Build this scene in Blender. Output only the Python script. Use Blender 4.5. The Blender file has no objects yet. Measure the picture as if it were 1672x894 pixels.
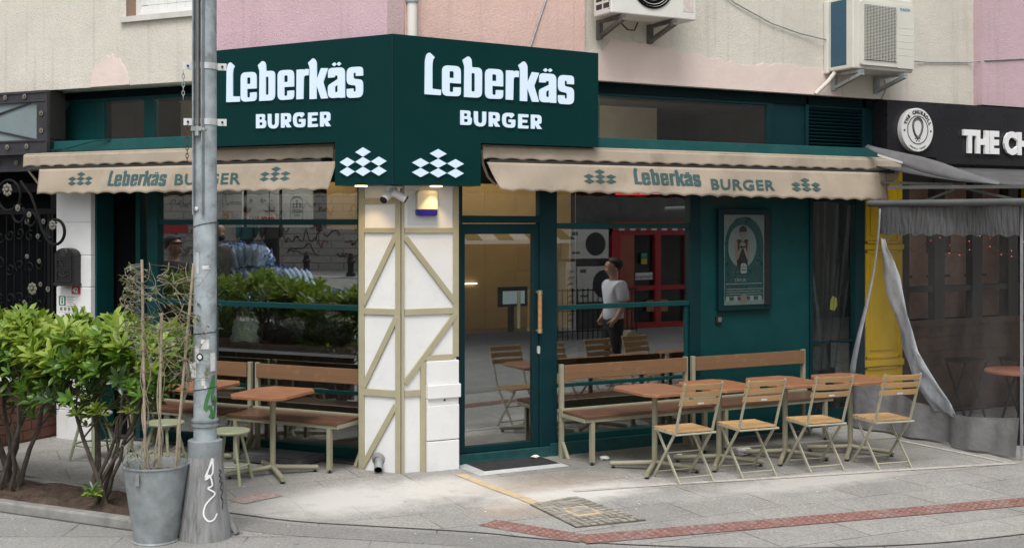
import bpy, bmesh, math, random
from mathutils import Vector, Matrix
rad = math.radians
S = bpy.context.scene
COL = S.collection
# ---------------------------------------------------------------- camera
cam_d = bpy.data.cameras.new('camera'); cam = bpy.data.objects.new('camera', cam_d); COL.objects.link(cam)
cam.location = (-4.255, -10.1345, 2.25)
cam.rotation_euler = (rad(90), 0, rad(-28.0))
cam_d.sensor_width = 36; cam_d.lens = 42.63; cam_d.shift_y = -0.0484
cam_d.clip_start = .1; cam_d.clip_end = 500
S.camera = cam
# ---------------------------------------------------------------- sky and sun (overcast)
SUN_EL, SUN_AZ = rad(58), rad(215)          # azimuth clockwise from +Y
W = bpy.data.worlds.new('World'); S.world = W; W.use_nodes = True
wn = W.node_tree.nodes; wl = W.node_tree.links; wn.clear()
sky = wn.new('ShaderNodeTexSky'); sky.sky_type = 'NISHITA'; sky.sun_disc = False
sky.sun_elevation = SUN_EL; sky.sun_rotation = SUN_AZ; sky.dust_density = 3; sky.air_density = 1
hs = wn.new('ShaderNodeHueSaturation'); hs.inputs['Saturation'].default_value = .22
bg = wn.new('ShaderNodeBackground'); bg.inputs['Strength'].default_value = .145
wo = wn.new('ShaderNodeOutputWorld')
wl.new(sky.outputs[0], hs.inputs['Color']); wl.new(hs.outputs[0], bg.inputs[0]); wl.new(bg.outputs[0], wo.inputs[0])
sd = bpy.data.lights.new('sun', 'SUN'); sd.energy = 1.3; sd.angle = rad(28); sd.color = (1, .975, .95)
so = bpy.data.objects.new('sun', sd); COL.objects.link(so)
_dir = Vector((math.sin(SUN_AZ)*math.cos(SUN_EL), math.cos(SUN_AZ)*math.cos(SUN_EL), math.sin(SUN_EL)))
so.rotation_euler = (-_dir).to_track_quat('-Z', 'Y').to_euler(); so.location = (-5, -8, 14)
S.view_settings.view_transform = 'Standard'; S.view_settings.look = 'None'
S.view_settings.exposure = 0.5; S.view_settings.gamma = 1; S.view_settings.use_curve_mapping = False
S.cycles.max_bounces = 8; S.cycles.transparent_max_bounces = 16; S.cycles.glossy_bounces = 4
S.cycles.caustics_reflective = False; S.cycles.caustics_refractive = False
S.cycles.sample_clamp_indirect = 4
# ---------------------------------------------------------------- frames: right facade = world axes, left facade turned about the corner
AL = rad(-53.58)
IDM = Matrix.Identity(4)
ML = Matrix.Rotation(AL, 4, 'Z')
# ---------------------------------------------------------------- mesh helpers
class MB:
    def __init__(s, F=IDM): s.v = []; s.f = []; s.m = []; s.F = F; s.k = 0; s.sm = []; s.smooth = False
    def mat(s, k): s.k = k; return s
    def _add(s, vs, fs):
        n = len(s.v); s.v += [s.F @ Vector(p) for p in vs]
        for q in fs: s.f.append([n+i for i in q]); s.m.append(s.k); s.sm.append(s.smooth)
    def box(s, x0, x1, y0, y1, z0, z1):
        x0, x1 = min(x0,x1), max(x0,x1); y0, y1 = min(y0,y1), max(y0,y1); z0, z1 = min(z0,z1), max(z0,z1)
        s._add([(x0,y0,z0),(x1,y0,z0),(x1,y1,z0),(x0,y1,z0),(x0,y0,z1),(x1,y0,z1),(x1,y1,z1),(x0,y1,z1)],
               [(0,3,2,1),(4,5,6,7),(0,1,5,4),(1,2,6,5),(2,3,7,6),(3,0,4,7)]); return s
    def bar(s, p, q, w, h, up=(0,0,1)):
        p, q = Vector(p), Vector(q); d = (q-p).normalized(); up = Vector(up)
        a = d.cross(up)
        if a.length < 1e-4: a = d.cross(Vector((1,0,0)))
        a.normalize(); b = a.cross(d).normalized(); a *= w/2; b *= h/2
        s._add([p-a-b, p+a-b, p+a+b, p-a+b, q-a-b, q+a-b, q+a+b, q-a+b],
               [(0,1,2,3),(7,6,5,4),(0,4,5,1),(1,5,6,2),(2,6,7,3),(3,7,4,0)]); return s
    def tube(s, pts, r, n=8, cap=True):
        pts = [Vector(p) for p in pts]; rs = r if isinstance(r, (list, tuple)) else [r]*len(pts)
        vs = []; fs = []; ref = None
        for i, p in enumerate(pts):
            d = (pts[min(i+1,len(pts)-1)]-pts[max(i-1,0)])
            d = d.normalized() if d.length > 1e-9 else Vector((0,0,1))
            if ref is None: ref = Vector((0,0,1)) if abs(d.z) < .9 else Vector((1,0,0))
            a = d.cross(ref)
            if a.length < 1e-4: a = d.cross(Vector((.3,1,.2)))
            a.normalize(); b = d.cross(a).normalized(); ref = a.cross(d)
            for k in range(n):
                t = 2*math.pi*k/n; vs.append(p+(a*math.cos(t)+b*math.sin(t))*rs[i])
        for i in range(len(pts)-1):
            for k in range(n): fs.append((i*n+k, i*n+(k+1)%n, (i+1)*n+(k+1)%n, (i+1)*n+k))
        if cap: fs.append(tuple(range(n-1,-1,-1))); fs.append(tuple(range((len(pts)-1)*n, len(pts)*n)))
        o = s.smooth; s.smooth = True; s._add(vs, fs); s.smooth = o; return s
    def lathe(s, prof, c=(0,0,0), n=24, axis=None, cap=True):
        c = Vector(c); A = Matrix.Identity(3) if axis is None else Vector((0,0,1)).rotation_difference(Vector(axis)).to_matrix()
        vs = []; fs = []
        for r, z in prof:
            for k in range(n):
                t = 2*math.pi*k/n; vs.append(c+A@Vector((r*math.cos(t), r*math.sin(t), z)))
        for i in range(len(prof)-1):
            for k in range(n): fs.append((i*n+k, i*n+(k+1)%n, (i+1)*n+(k+1)%n, (i+1)*n+k))
        if cap: fs.append(tuple(range(n-1,-1,-1))); fs.append(tuple(range((len(prof)-1)*n, len(prof)*n)))
        o = s.smooth; s.smooth = True; s._add(vs, fs); s.smooth = o; return s
    def prism(s, poly, f, t0=0., t1=.01):
        """poly: 2d points; f(a,b,t) -> 3d point; extruded from t0 to t1"""
        n = len(poly); vs = [f(a,b,t0) for a,b in poly]+[f(a,b,t1) for a,b in poly]
        fs = [tuple(range(n-1,-1,-1)), tuple(range(n,2*n))]+[(i,(i+1)%n,n+(i+1)%n,n+i) for i in range(n)]
        s._add(vs, fs); return s
    def poly(s, pts): s._add(pts, [tuple(range(len(pts)))]); return s
    def ball(s, c, r, n=12, m=8):
        r = r if isinstance(r,(tuple,list)) else (r,r,r); c = Vector(c); vs=[]; fs=[]
        for i in range(m+1):
            th = math.pi*i/m
            for k in range(n):
                t = 2*math.pi*k/n; vs.append(c+Vector((r[0]*math.sin(th)*math.cos(t), r[1]*math.sin(th)*math.sin(t), -r[2]*math.cos(th))))
        for i in range(m):
            for k in range(n): fs.append((i*n+k, i*n+(k+1)%n, (i+1)*n+(k+1)%n, (i+1)*n+k))
        o = s.smooth; s.smooth = True; s._add(vs, fs); s.smooth = o; return s
    def sheet(s, rows):
        n = len(rows[0]); vs = [p for r in rows for p in r]
        fs = [(i*n+k, i*n+k+1, (i+1)*n+k+1, (i+1)*n+k) for i in range(len(rows)-1) for k in range(n-1)]
        o = s.smooth; s.smooth = True; s._add(vs, fs); s.smooth = o; return s
    def mesh(s, vf, f):
        vs, fs = vf; s._add([f(*p) for p in vs], fs); return s
    def build(s, name, mats, parent=None, bevel=0, solid=0, weld=False, subsurf=0):
        mats = mats if isinstance(mats, (list, tuple)) else [mats]
        off = root_loc(parent)
        me = bpy.data.meshes.new(name)
        me.from_pydata([tuple(p-off) for p in s.v], [], s.f)
        for m in mats: me.materials.append(m)
        me.polygons.foreach_set('material_index', s.m); me.polygons.foreach_set('use_smooth', s.sm)
        me.validate(clean_customdata=False)
        if any(s.sm) and not getattr(s,'soft',False): me.set_sharp_from_angle(angle=rad(42))
        o = bpy.data.objects.new(name, me); COL.objects.link(o)
        if parent is not None: o.parent = parent
        if subsurf: q = o.modifiers.new('subdiv','SUBSURF'); q.levels = q.render_levels = subsurf
        if solid: q = o.modifiers.new('thick','SOLIDIFY'); q.thickness = solid; q.offset = 0
        if bevel:
            q = o.modifiers.new('bevel','BEVEL'); q.width = bevel; q.segments = 2; q.limit_method = 'ANGLE'; q.angle_limit = rad(40)
        me.update(); return o
def root_loc(p):
    if p is None: return Vector((0,0,0))
    while p.parent is not None: p = p.parent
    return Vector(p.get('_o', (0,0,0)))
def thing(name, label, cat, loc=(0,0,0), group=None, local=False):
    """an Empty at the base of a thing; meshes given in world metres are shifted to it (local=True: meshes given in its own axes)"""
    o = bpy.data.objects.new(name, None); COL.objects.link(o); o.location = loc; o.empty_display_size = .1
    o['label'] = label; o['category'] = cat
    if group: o['group'] = group
    if not local: o['_o'] = tuple(loc)
    return o
def tag(o, label, cat, group=None):
    o['label'] = label; o['category'] = cat
    if group: o['group'] = group
    return o
def struct(o, kind='structure'): o['kind'] = kind; return o
def copy_tree(o, parent=None):
    c = o.copy(); COL.objects.link(c)
    if parent is not None: c.parent = parent
    for ch in list(o.children): copy_tree(ch, c)
    return c
# ---------------------------------------------------------------- outlines and lettering
def rounded(pts):
    out = []; n = len(pts)
    for i in range(n):
        p = Vector(pts[i][:2]); r = pts[i][2] if len(pts[i]) > 2 else 0
        a = Vector(pts[i-1][:2])-p; b = Vector(pts[(i+1)%n][:2])-p
        la, lb = a.length, b.length
        if r < 1e-5 or la < 1e-6 or lb < 1e-6: out.append(tuple(p)); continue
        r = min(r, la*.49, lb*.49); p0 = p+a/la*r; p1 = p+b/lb*r
        for k in range(6):
            t = k/5; out.append(tuple(p0*(1-t)**2+p*2*t*(1-t)+p1*t*t))
    return out
def _curve_to_vf(cu):
    o = bpy.data.objects.new('tmp', cu); COL.objects.link(o)
    dg = bpy.context.evaluated_depsgraph_get(); dg.update()
    me = bpy.data.meshes.new_from_object(o.evaluated_get(dg))
    vf = ([tuple(v.co) for v in me.vertices], [tuple(p.vertices) for p in me.polygons])
    bpy.data.objects.remove(o); bpy.data.curves.remove(cu); bpy.data.meshes.remove(me); return vf
def shape_vf(outlines, depth, off=0.):
    cu = bpy.data.curves.new('tmp', 'CURVE'); cu.dimensions = '2D'; cu.fill_mode = 'BOTH'; cu.extrude = depth/2; cu.offset = off
    for pts in outlines:
        sp = cu.splines.new('POLY'); sp.points.add(len(pts)-1); sp.use_cyclic_u = True
        for i, (x, y) in enumerate(pts): sp.points[i].co = (x, y, 0, 1)
    return _curve_to_vf(cu)
def text_vf(body, size, depth=.002, offset=0., spacing=1., align='LEFT', sx=1.):
    cu = bpy.data.curves.new('tmp', 'FONT'); cu.body = body; cu.size = size; cu.extrude = depth/2; cu.offset = offset
    cu.space_character = spacing; cu.align_x = align; cu.resolution_u = 3
    v, f = _curve_to_vf(cu); return ([(x*sx, y, z) for x, y, z in v], f)
GLYPHS = {'L':([(0.0,0.0,0.005),(0.004,0.303,0.029),(0.02,0.36,0.035),(0.05,0.377,0.021),(0.101,0.334,0.003),(0.084,0.308,0.014),(0.078,0.262,0.023),(0.078,0.055,0.006),(0.164,0.05,0.005),(0.16,-0.002,0.005)],[]),'e':([(0.171,0.271,0.057),(0.358,0.271,0.057),(0.358,0.112,0.007),(0.247,0.113,0.003),(0.247,0.036,0.011),(0.281,0.035,0.011),(0.281,0.08,0.005),(0.358,0.082,0.007),(0.358,-0.002,0.057),(0.171,-0.006,0.057)],[[(0.246,0.219,0.011),(0.286,0.218,0.011),(0.286,0.162,0.005),(0.246,0.161,0.005)]]),'b':([(0.388,-0.006,0.006),(0.391,0.272,0.009),(0.372,0.328,0.003),(0.431,0.37,0.021),(0.466,0.341,0.035),(0.469,0.27,0.007),(0.572,0.27,0.057),(0.57,-0.006,0.057)],[[(0.464,0.215,0.014),(0.496,0.215,0.014),(0.496,0.051,0.011),(0.464,0.051,0.011)]]),'r':([(0.815,0.263,0.006),(0.89,0.264,0.005),(0.9,0.253,0.005),(0.913,0.266,0.007),(0.953,0.262,0.005),(0.949,0.203,0.005),(0.896,0.204,0.029),(0.891,-0.009,0.006),(0.812,-0.009,0.006)],[]),'k':([(0.96,-0.014,0.006),(0.961,0.273,0.009),(0.942,0.317,0.003),(1.003,0.362,0.021),(1.04,0.325,0.035),(1.042,0.167,0.003),(1.087,0.263,0.006),(1.166,0.259,0.006),(1.112,0.134,0.007),(1.164,-0.014,0.006),(1.088,-0.015,0.006),(1.038,0.109,0.003),(1.038,-0.014,0.006)],[]),'a':([(1.164,0.168,0.006),(1.164,0.258,0.052),(1.348,0.259,0.057),(1.349,-0.016,0.006),(1.293,-0.016,0.007),(1.277,-0.013,0.007),(1.162,-0.016,0.057),(1.162,0.103,0.025),(1.268,0.154,0.005),(1.268,0.185,0.009),(1.239,0.186,0.009),(1.237,0.17,0.006)],[[(1.24,0.088,0.007),(1.268,0.102,0.005),(1.268,0.04,0.007),(1.24,0.04,0.007)]]),'dot1':([(1.205,0.287,0.006),(1.233,0.309,0.009),(1.258,0.289,0.006),(1.232,0.266,0.009)],[]),'dot2':([(1.257,0.288,0.006),(1.282,0.31,0.009),(1.309,0.29,0.006),(1.283,0.267,0.009)],[]),'s':([(1.366,0.254,0.06),(1.542,0.254,0.06),(1.542,0.169,0.006),(1.464,0.169,0.005),(1.464,0.199,0.011),(1.44,0.2,0.011),(1.44,0.15,0.016),(1.542,0.138,0.046),(1.542,-0.022,0.06),(1.366,-0.022,0.06),(1.366,0.063,0.006),(1.44,0.064,0.005),(1.44,0.035,0.011),(1.464,0.034,0.011),(1.464,0.085,0.016),(1.366,0.099,0.046)],[])}
BURGER = {'B':([(0.351,-0.257,0.007),(0.351,-0.123,0.007),(0.458,-0.124,0.035),(0.451,-0.182,0.021),(0.468,-0.19,0.025),(0.466,-0.257,0.039)],[[(0.39,-0.152,0.005),(0.421,-0.152,0.013),(0.42,-0.175,0.013),(0.39,-0.175,0.005)],[(0.39,-0.203,0.005),(0.427,-0.203,0.014),(0.427,-0.226,0.014),(0.39,-0.227,0.005)]]),'U':([(0.487,-0.125,0.007),(0.529,-0.126,0.007),(0.53,-0.231,0.023),(0.572,-0.232,0.023),(0.572,-0.125,0.007),(0.614,-0.126,0.007),(0.611,-0.267,0.064),(0.488,-0.264,0.064)],[]),'R':([(0.638,-0.126,0.007),(0.753,-0.127,0.051),(0.75,-0.21,0.044),(0.721,-0.214,0.007),(0.758,-0.26,0.007),(0.707,-0.261,0.007),(0.681,-0.222,0.005),(0.68,-0.261,0.007),(0.638,-0.261,0.007)],[[(0.68,-0.156,0.005),(0.71,-0.157,0.015),(0.71,-0.185,0.015),(0.68,-0.184,0.005)]]),'G':([(0.904,-0.148,0.005),(0.872,-0.179,0.005),(0.847,-0.158,0.016),(0.816,-0.165,0.023),(0.816,-0.231,0.025),(0.869,-0.232,0.011),(0.871,-0.215,0.005),(0.842,-0.215,0.005),(0.842,-0.185,0.005),(0.914,-0.186,0.006),(0.913,-0.265,0.067),(0.775,-0.264,0.076),(0.776,-0.125,0.076),(0.89,-0.126,0.039)],[]),'E':([(0.943,-0.131,0.007),(1.051,-0.132,0.007),(1.05,-0.163,0.006),(0.984,-0.163,0.003),(0.984,-0.182,0.003),(1.039,-0.183,0.006),(1.038,-0.212,0.006),(0.984,-0.213,0.003),(0.984,-0.236,0.003),(1.052,-0.236,0.006),(1.05,-0.266,0.007),(0.941,-0.267,0.007)],[])}
def brand_vf(depth, off=0.):
    outs = []
    for n, dx, dz in (('L',0,0),('e',0,0),('b',0,0),('e',.429,-.0035),('r',0,0),('k',0,0),('a',0,0),('dot1',0,0),('dot2',0,0),('s',0,0)):
        o, hs_ = GLYPHS[n]
        for q in [o]+hs_: outs.append(rounded([(x+dx, z+dz, r) for x, z, r in q]))
    return shape_vf(outs, depth, off)
def burger_vf(depth, off=0.):
    outs = []
    for n, dx, dz in (('B',0,0),('U',0,0),('R',0,0),('G',0,0),('E',0,0),('R',.438,-.0048)):
        o, hs_ = BURGER[n]
        for q in [o]+hs_: outs.append(rounded([(x+dx, z+dz, r) for x, z, r in q]))
    return shape_vf(outs, depth, off)
def emblem_outlines(w, h, g=.96):
    c = [(0,h)]+[(i*w, 0) for i in (-1,0,1)]+[(i*w, -h) for i in (-1,0,1)]
    a, b = w/2*g, h/2*g
    return [[(x-a,z),(x,z-b),(x+a,z),(x,z+b)] for x, z in c]
# ---------------------------------------------------------------- materials
def _new(name):
    m = bpy.data.materials.new(name); m.use_nodes = True; n = m.node_tree.nodes; n.clear()
    out = n.new('ShaderNodeOutputMaterial'); return m, n, m.node_tree.links, out
def mth(n, l, op, a, b=None, clamp=False):
    q = n.new('ShaderNodeMath'); q.operation = op; q.use_clamp = clamp
    for i, x in enumerate((a, b)):
        if x is None: continue
        if isinstance(x, (int, float)): q.inputs[i].default_value = x
        else: l.new(x, q.inputs[i])
    return q.outputs[0]
def noise(n, l, vec, scale, detail=4, rough=.55, out='Fac'):
    q = n.new('ShaderNodeTexNoise'); q.inputs['Scale'].default_value = scale; q.inputs['Detail'].default_value = detail
    q.inputs['Roughness'].default_value = rough
    if vec is not None: l.new(vec, q.inputs['Vector'])
    return q.outputs[out]
def mixc(n, l, fac, a, b, mode='MIX'):
    q = n.new('ShaderNodeMix'); q.data_type = 'RGBA'; q.blend_type = mode
    if isinstance(fac, (int, float)): q.inputs[0].default_value = fac
    else: l.new(fac, q.inputs[0])
    for i, x in ((6, a), (7, b)):
        if isinstance(x, tuple): q.inputs[i].default_value = (*x[:3], 1)
        else: l.new(x, q.inputs[i])
    return q.outputs[2]
def ramp(n, l, fac, lo, hi):
    q = n.new('ShaderNodeMapRange'); q.inputs[1].default_value = lo; q.inputs[2].default_value = hi; q.clamp = True
    l.new(fac, q.inputs[0]); return q.outputs[0]
def coords(n, l, kind='Object', sc=None):
    if kind == 'World': v = n.new('ShaderNodeNewGeometry').outputs['Position']
    else: v = n.new('ShaderNodeTexCoord').outputs[kind]
    if sc:
        q = n.new('ShaderNodeMapping'); q.inputs['Scale'].default_value = sc; l.new(v, q.inputs[0]); v = q.outputs[0]
    return v
def bumped(n, l, bsdf, h, strength, dist=.01):
    b = n.new('ShaderNodeBump'); b.inputs['Strength'].default_value = strength; b.inputs['Distance'].default_value = dist
    l.new(h, b.inputs['Height']); l.new(b.outputs[0], bsdf.inputs['Normal'])
def mul(c, k): return tuple(min(1, x*k) for x in c)
def M(name, col, rough=.5, metal=0., var=.14, scale=4, bump=0., bscale=60, bdist=.004, spec=.5, dirt=None, dirt_amt=.5, dscale=2.5, sc=None, emit=None, estr=0):
    m, n, l, out = _new(name); b = n.new('ShaderNodeBsdfPrincipled'); v = coords(n, l, 'World', sc)
    f = noise(n, l, v, scale, 5)
    c = mixc(n, l, ramp(n, l, f, .3, .7), mul(col, 1-var), mul(col, 1+var))
    if dirt:
        d = ramp(n, l, noise(n, l, v, dscale, 8, .7), .52, .72)
        c = mixc(n, l, mth(n, l, 'MULTIPLY', d, dirt_amt), c, dirt)
    l.new(c, b.inputs['Base Color'])
    r = ramp(n, l, noise(n, l, v, scale*2.3, 4), .2, .8)
    q = n.new('ShaderNodeMapRange'); q.inputs[3].default_value = max(.02, rough-.08); q.inputs[4].default_value = min(1, rough+.1); l.new(r, q.inputs[0])
    l.new(q.outputs[0], b.inputs['Roughness'])
    b.inputs['Metallic'].default_value = metal; b.inputs['Specular IOR Level'].default_value = spec
    if bump: bumped(n, l, b, noise(n, l, v, bscale, 3), bump, bdist)
    if emit: b.inputs['Emission Color'].default_value = (*emit, 1); b.inputs['Emission Strength'].default_value = estr
    l.new(b.outputs[0], out.inputs[0]); return m
def wood(name, c1, c2, rough=.45, axis=0, grain=26, spec=.4):
    m, n, l, out = _new(name); b = n.new('ShaderNodeBsdfPrincipled')
    sc = [grain]*3; sc[axis] = 1.3
    v = coords(n, l, 'Object', tuple(sc)); f = noise(n, l, v, 1., 6, .6)
    v2 = coords(n, l, 'Object', tuple(4. if i != axis else .9 for i in range(3)))
    w = n.new('ShaderNodeTexWave'); w.inputs['Scale'].default_value = 5; w.inputs['Distortion'].default_value = 7; w.inputs['Detail'].default_value = 3
    w.bands_direction = 'Z'; l.new(v2, w.inputs['Vector'])
    g = mth(n, l, 'ADD', mth(n, l, 'MULTIPLY', f, .6), mth(n, l, 'MULTIPLY', w.outputs['Fac'], .4))
    c = mixc(n, l, ramp(n, l, g, .25, .75), c1, c2)
    isl = n.new('ShaderNodeNewGeometry').outputs['Random Per Island']
    c = mixc(n, l, mth(n, l, 'MULTIPLY', isl, .35), c, mul(c1, .75))
    oi = n.new('ShaderNodeObjectInfo'); c = mixc(n, l, mth(n, l, 'MULTIPLY', oi.outputs['Random'], .45), c, mixc(n, l, .5, mul(c1, .8), (.22,.17,.13)))
    sc_ = ramp(n, l, noise(n, l, coords(n, l, 'Object'), 7, 6, .7), .58, .68); c = mixc(n, l, mth(n, l, 'MULTIPLY', sc_, .35), c, mul(c2, 1.25))
    l.new(c, b.inputs['Base Color']); b.inputs['Roughness'].default_value = rough; b.inputs['Specular IOR Level'].default_value = spec
    bumped(n, l, b, f, .15, .002); l.new(b.outputs[0], out.inputs[0]); return m
def leafmat(name, c1, c2, trans=.35, rough=.35):
    m, n, l, out = _new(name); b = n.new('ShaderNodeBsdfPrincipled')
    isl = n.new('ShaderNodeNewGeometry').outputs['Random Per Island']
    c = mixc(n, l, isl, c1, c2); l.new(c, b.inputs['Base Color']); b.inputs['Roughness'].default_value = rough
    t = n.new('ShaderNodeBsdfTranslucent'); l.new(mixc(n, l, .5, c, (.25,.4,.02), 'MIX'), t.inputs[0])
    x = n.new('ShaderNodeMixShader'); x.inputs[0].default_value = trans
    l.new(b.outputs[0], x.inputs[1]); l.new(t.outputs[0], x.inputs[2]); l.new(x.outputs[0], out.inputs[0]); return m
def glass(name, tint=(.95,.97,.965), f0=.24, rough=0.0, wav=.012):
    m, n, l, out = _new(name)
    t = n.new('ShaderNodeBsdfTransparent'); t.inputs[0].default_value = (*tint, 1)
    g = n.new('ShaderNodeBsdfGlossy'); g.inputs['Roughness'].default_value = rough; g.inputs[0].default_value = (.93,.96,.96,1)
    gm = n.new('ShaderNodeNewGeometry'); vd = n.new('ShaderNodeVectorMath'); vd.operation = 'DOT_PRODUCT'; l.new(gm.outputs['Incoming'], vd.inputs[0]); l.new(gm.outputs['Normal'], vd.inputs[1])
    fr = mth(n, l, 'ADD', mth(n, l, 'MULTIPLY', mth(n, l, 'POWER', mth(n, l, 'SUBTRACT', 1., mth(n, l, 'ABSOLUTE', vd.outputs['Value'])), 5.), 1-f0), f0, True)
    if wav:
        bp = n.new('ShaderNodeBump'); bp.inputs['Strength'].default_value = wav; bp.inputs['Distance'].default_value = .02
        l.new(noise(n, l, coords(n, l, 'World'), 1.3, 1), bp.inputs['Height']); l.new(bp.outputs[0], g.inputs['Normal'])
    x = n.new('ShaderNodeMixShader'); l.new(fr, x.inputs[0]); l.new(t.outputs[0], x.inputs[1]); l.new(g.outputs[0], x.inputs[2])
    l.new(x.outputs[0], out.inputs[0]); return m
def film(name, tint, haze=.12, hcol=(.6,.6,.6), gl=.12, wrinkle=.4, wscale=5):
    """clear plastic sheeting: mostly see-through, a little milky, wrinkled gloss"""
    m, n, l, out = _new(name)
    t = n.new('ShaderNodeBsdfTransparent'); t.inputs[0].default_value = (*tint, 1)
    d = n.new('ShaderNodeBsdfDiffuse'); d.inputs[0].default_value = (*hcol, 1)
    g = n.new('ShaderNodeBsdfGlossy'); g.inputs['Roughness'].default_value = .14
    v = coords(n, l, 'World', (1, 1, .5)); h = noise(n, l, v, wscale, 5, .6)
    bp = n.new('ShaderNodeBump'); bp.inputs['Strength'].default_value = wrinkle; bp.inputs['Distance'].default_value = .05
    l.new(h, bp.inputs['Height']); l.new(bp.outputs[0], g.inputs['Normal'])
    x = n.new('ShaderNodeMixShader'); l.new(mth(n, l, 'MULTIPLY', mth(n, l, 'ADD', mth(n, l, 'MULTIPLY', ramp(n, l, h, .3, .75), .7), .65), haze), x.inputs[0]); l.new(t.outputs[0], x.inputs[1]); l.new(d.outputs[0], x.inputs[2])
    y = n.new('ShaderNodeMixShader'); y.inputs[0].default_value = gl; l.new(x.outputs[0], y.inputs[1]); l.new(g.outputs[0], y.inputs[2])
    l.new(y.outputs[0], out.inputs[0]); return m
def glow(name, col, strength, base=None):
    m, n, l, out = _new(name); b = n.new('ShaderNodeBsdfPrincipled'); b.inputs['Base Color'].default_value = (*(base or col), 1)
    b.inputs['Emission Color'].default_value = (*col, 1); b.inputs['Emission Strength'].default_value = strength; b.inputs['Roughness'].default_value = .4
    l.new(b.outputs[0], out.inputs[0]); return m
TEAL = (.0028,.046,.047)
m_teal = M('teal paint', TEAL, .5, var=.16, scale=3, bump=.06, bscale=30, spec=.25)
m_tealdk = M('dark teal paint', (.003,.026,.031), .45, var=.15, scale=3, spec=.22)
m_sill_lit = M('teal sill with painted light', (.010,.080,.081), .5, var=.1, scale=4, dirt=(.06,.14,.13), dirt_amt=.35, spec=.3)  # light on the outward-facing sill is put into this brighter teal
m_sign = M('dark green sign panel', (.0018,.030,.029), .42, var=.08, scale=.8, spec=.12)
m_letter = glow('lit white acrylic', (.66,.83,1.), .50, (.26,.28,.29))
m_white = M('white plaster', (.76,.765,.76), .6, var=.05, scale=2, bump=.15, bscale=22, dirt=(.50,.48,.43), dirt_amt=.22, dscale=5)
m_beam = M('olive beige timber paint', (.385,.355,.235), .5, var=.06, scale=6)
m_can = M('beige awning canvas', (.385,.322,.25), .85, var=.09, scale=3, bump=.12, bscale=7, bdist=.02, dirt=(.25,.20,.15), dirt_amt=.7, dscale=2.2, spec=.15)
m_print = M('green print on canvas', (.04,.095,.095), .8, var=.1)
m_black = M('black metal', (.012,.012,.013), .4, var=.2, scale=8)
m_recess = M('painted recess shade', (.004,.005,.006), .9, spec=.1)  # near-black colour stands in for the shade inside openings
m_alu = M('aluminium', (.62,.63,.63), .35, metal=.3, var=.08, scale=10)
m_frame = M('khaki steel', (.30,.285,.20), .42, var=.08, scale=7, spec=.4)
m_galv = M('galvanised steel', (.27,.30,.31), .55, metal=.15, var=.25, scale=9, dirt=(.17,.17,.165), dirt_amt=.6, dscale=6, spec=.35, bump=.06, bscale=14)
m_zinc = M('dull zinc', (.33,.36,.36), .5, metal=.4, var=.2, scale=14, dirt=(.2,.19,.17), dirt_amt=.5, dscale=5)
m_rust = M('rusty chain', (.09,.05,.035), .8, metal=.3, var=.4, scale=40)
w_bench = wood('bench slat wood', (.155,.076,.034), (.27,.145,.066))
w_seat = wood('bench seat wood', (.085,.036,.022), (.17,.075,.042), .35)
w_table = wood('orange table wood', (.27,.108,.05), (.40,.18,.085), .42)
w_chair = wood('pale chair slat wood', (.49,.29,.125), (.67,.435,.215), .5)
m_glass = glass('window glass')
m_upglass = glass('upper window glass', f0=.07)
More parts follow.
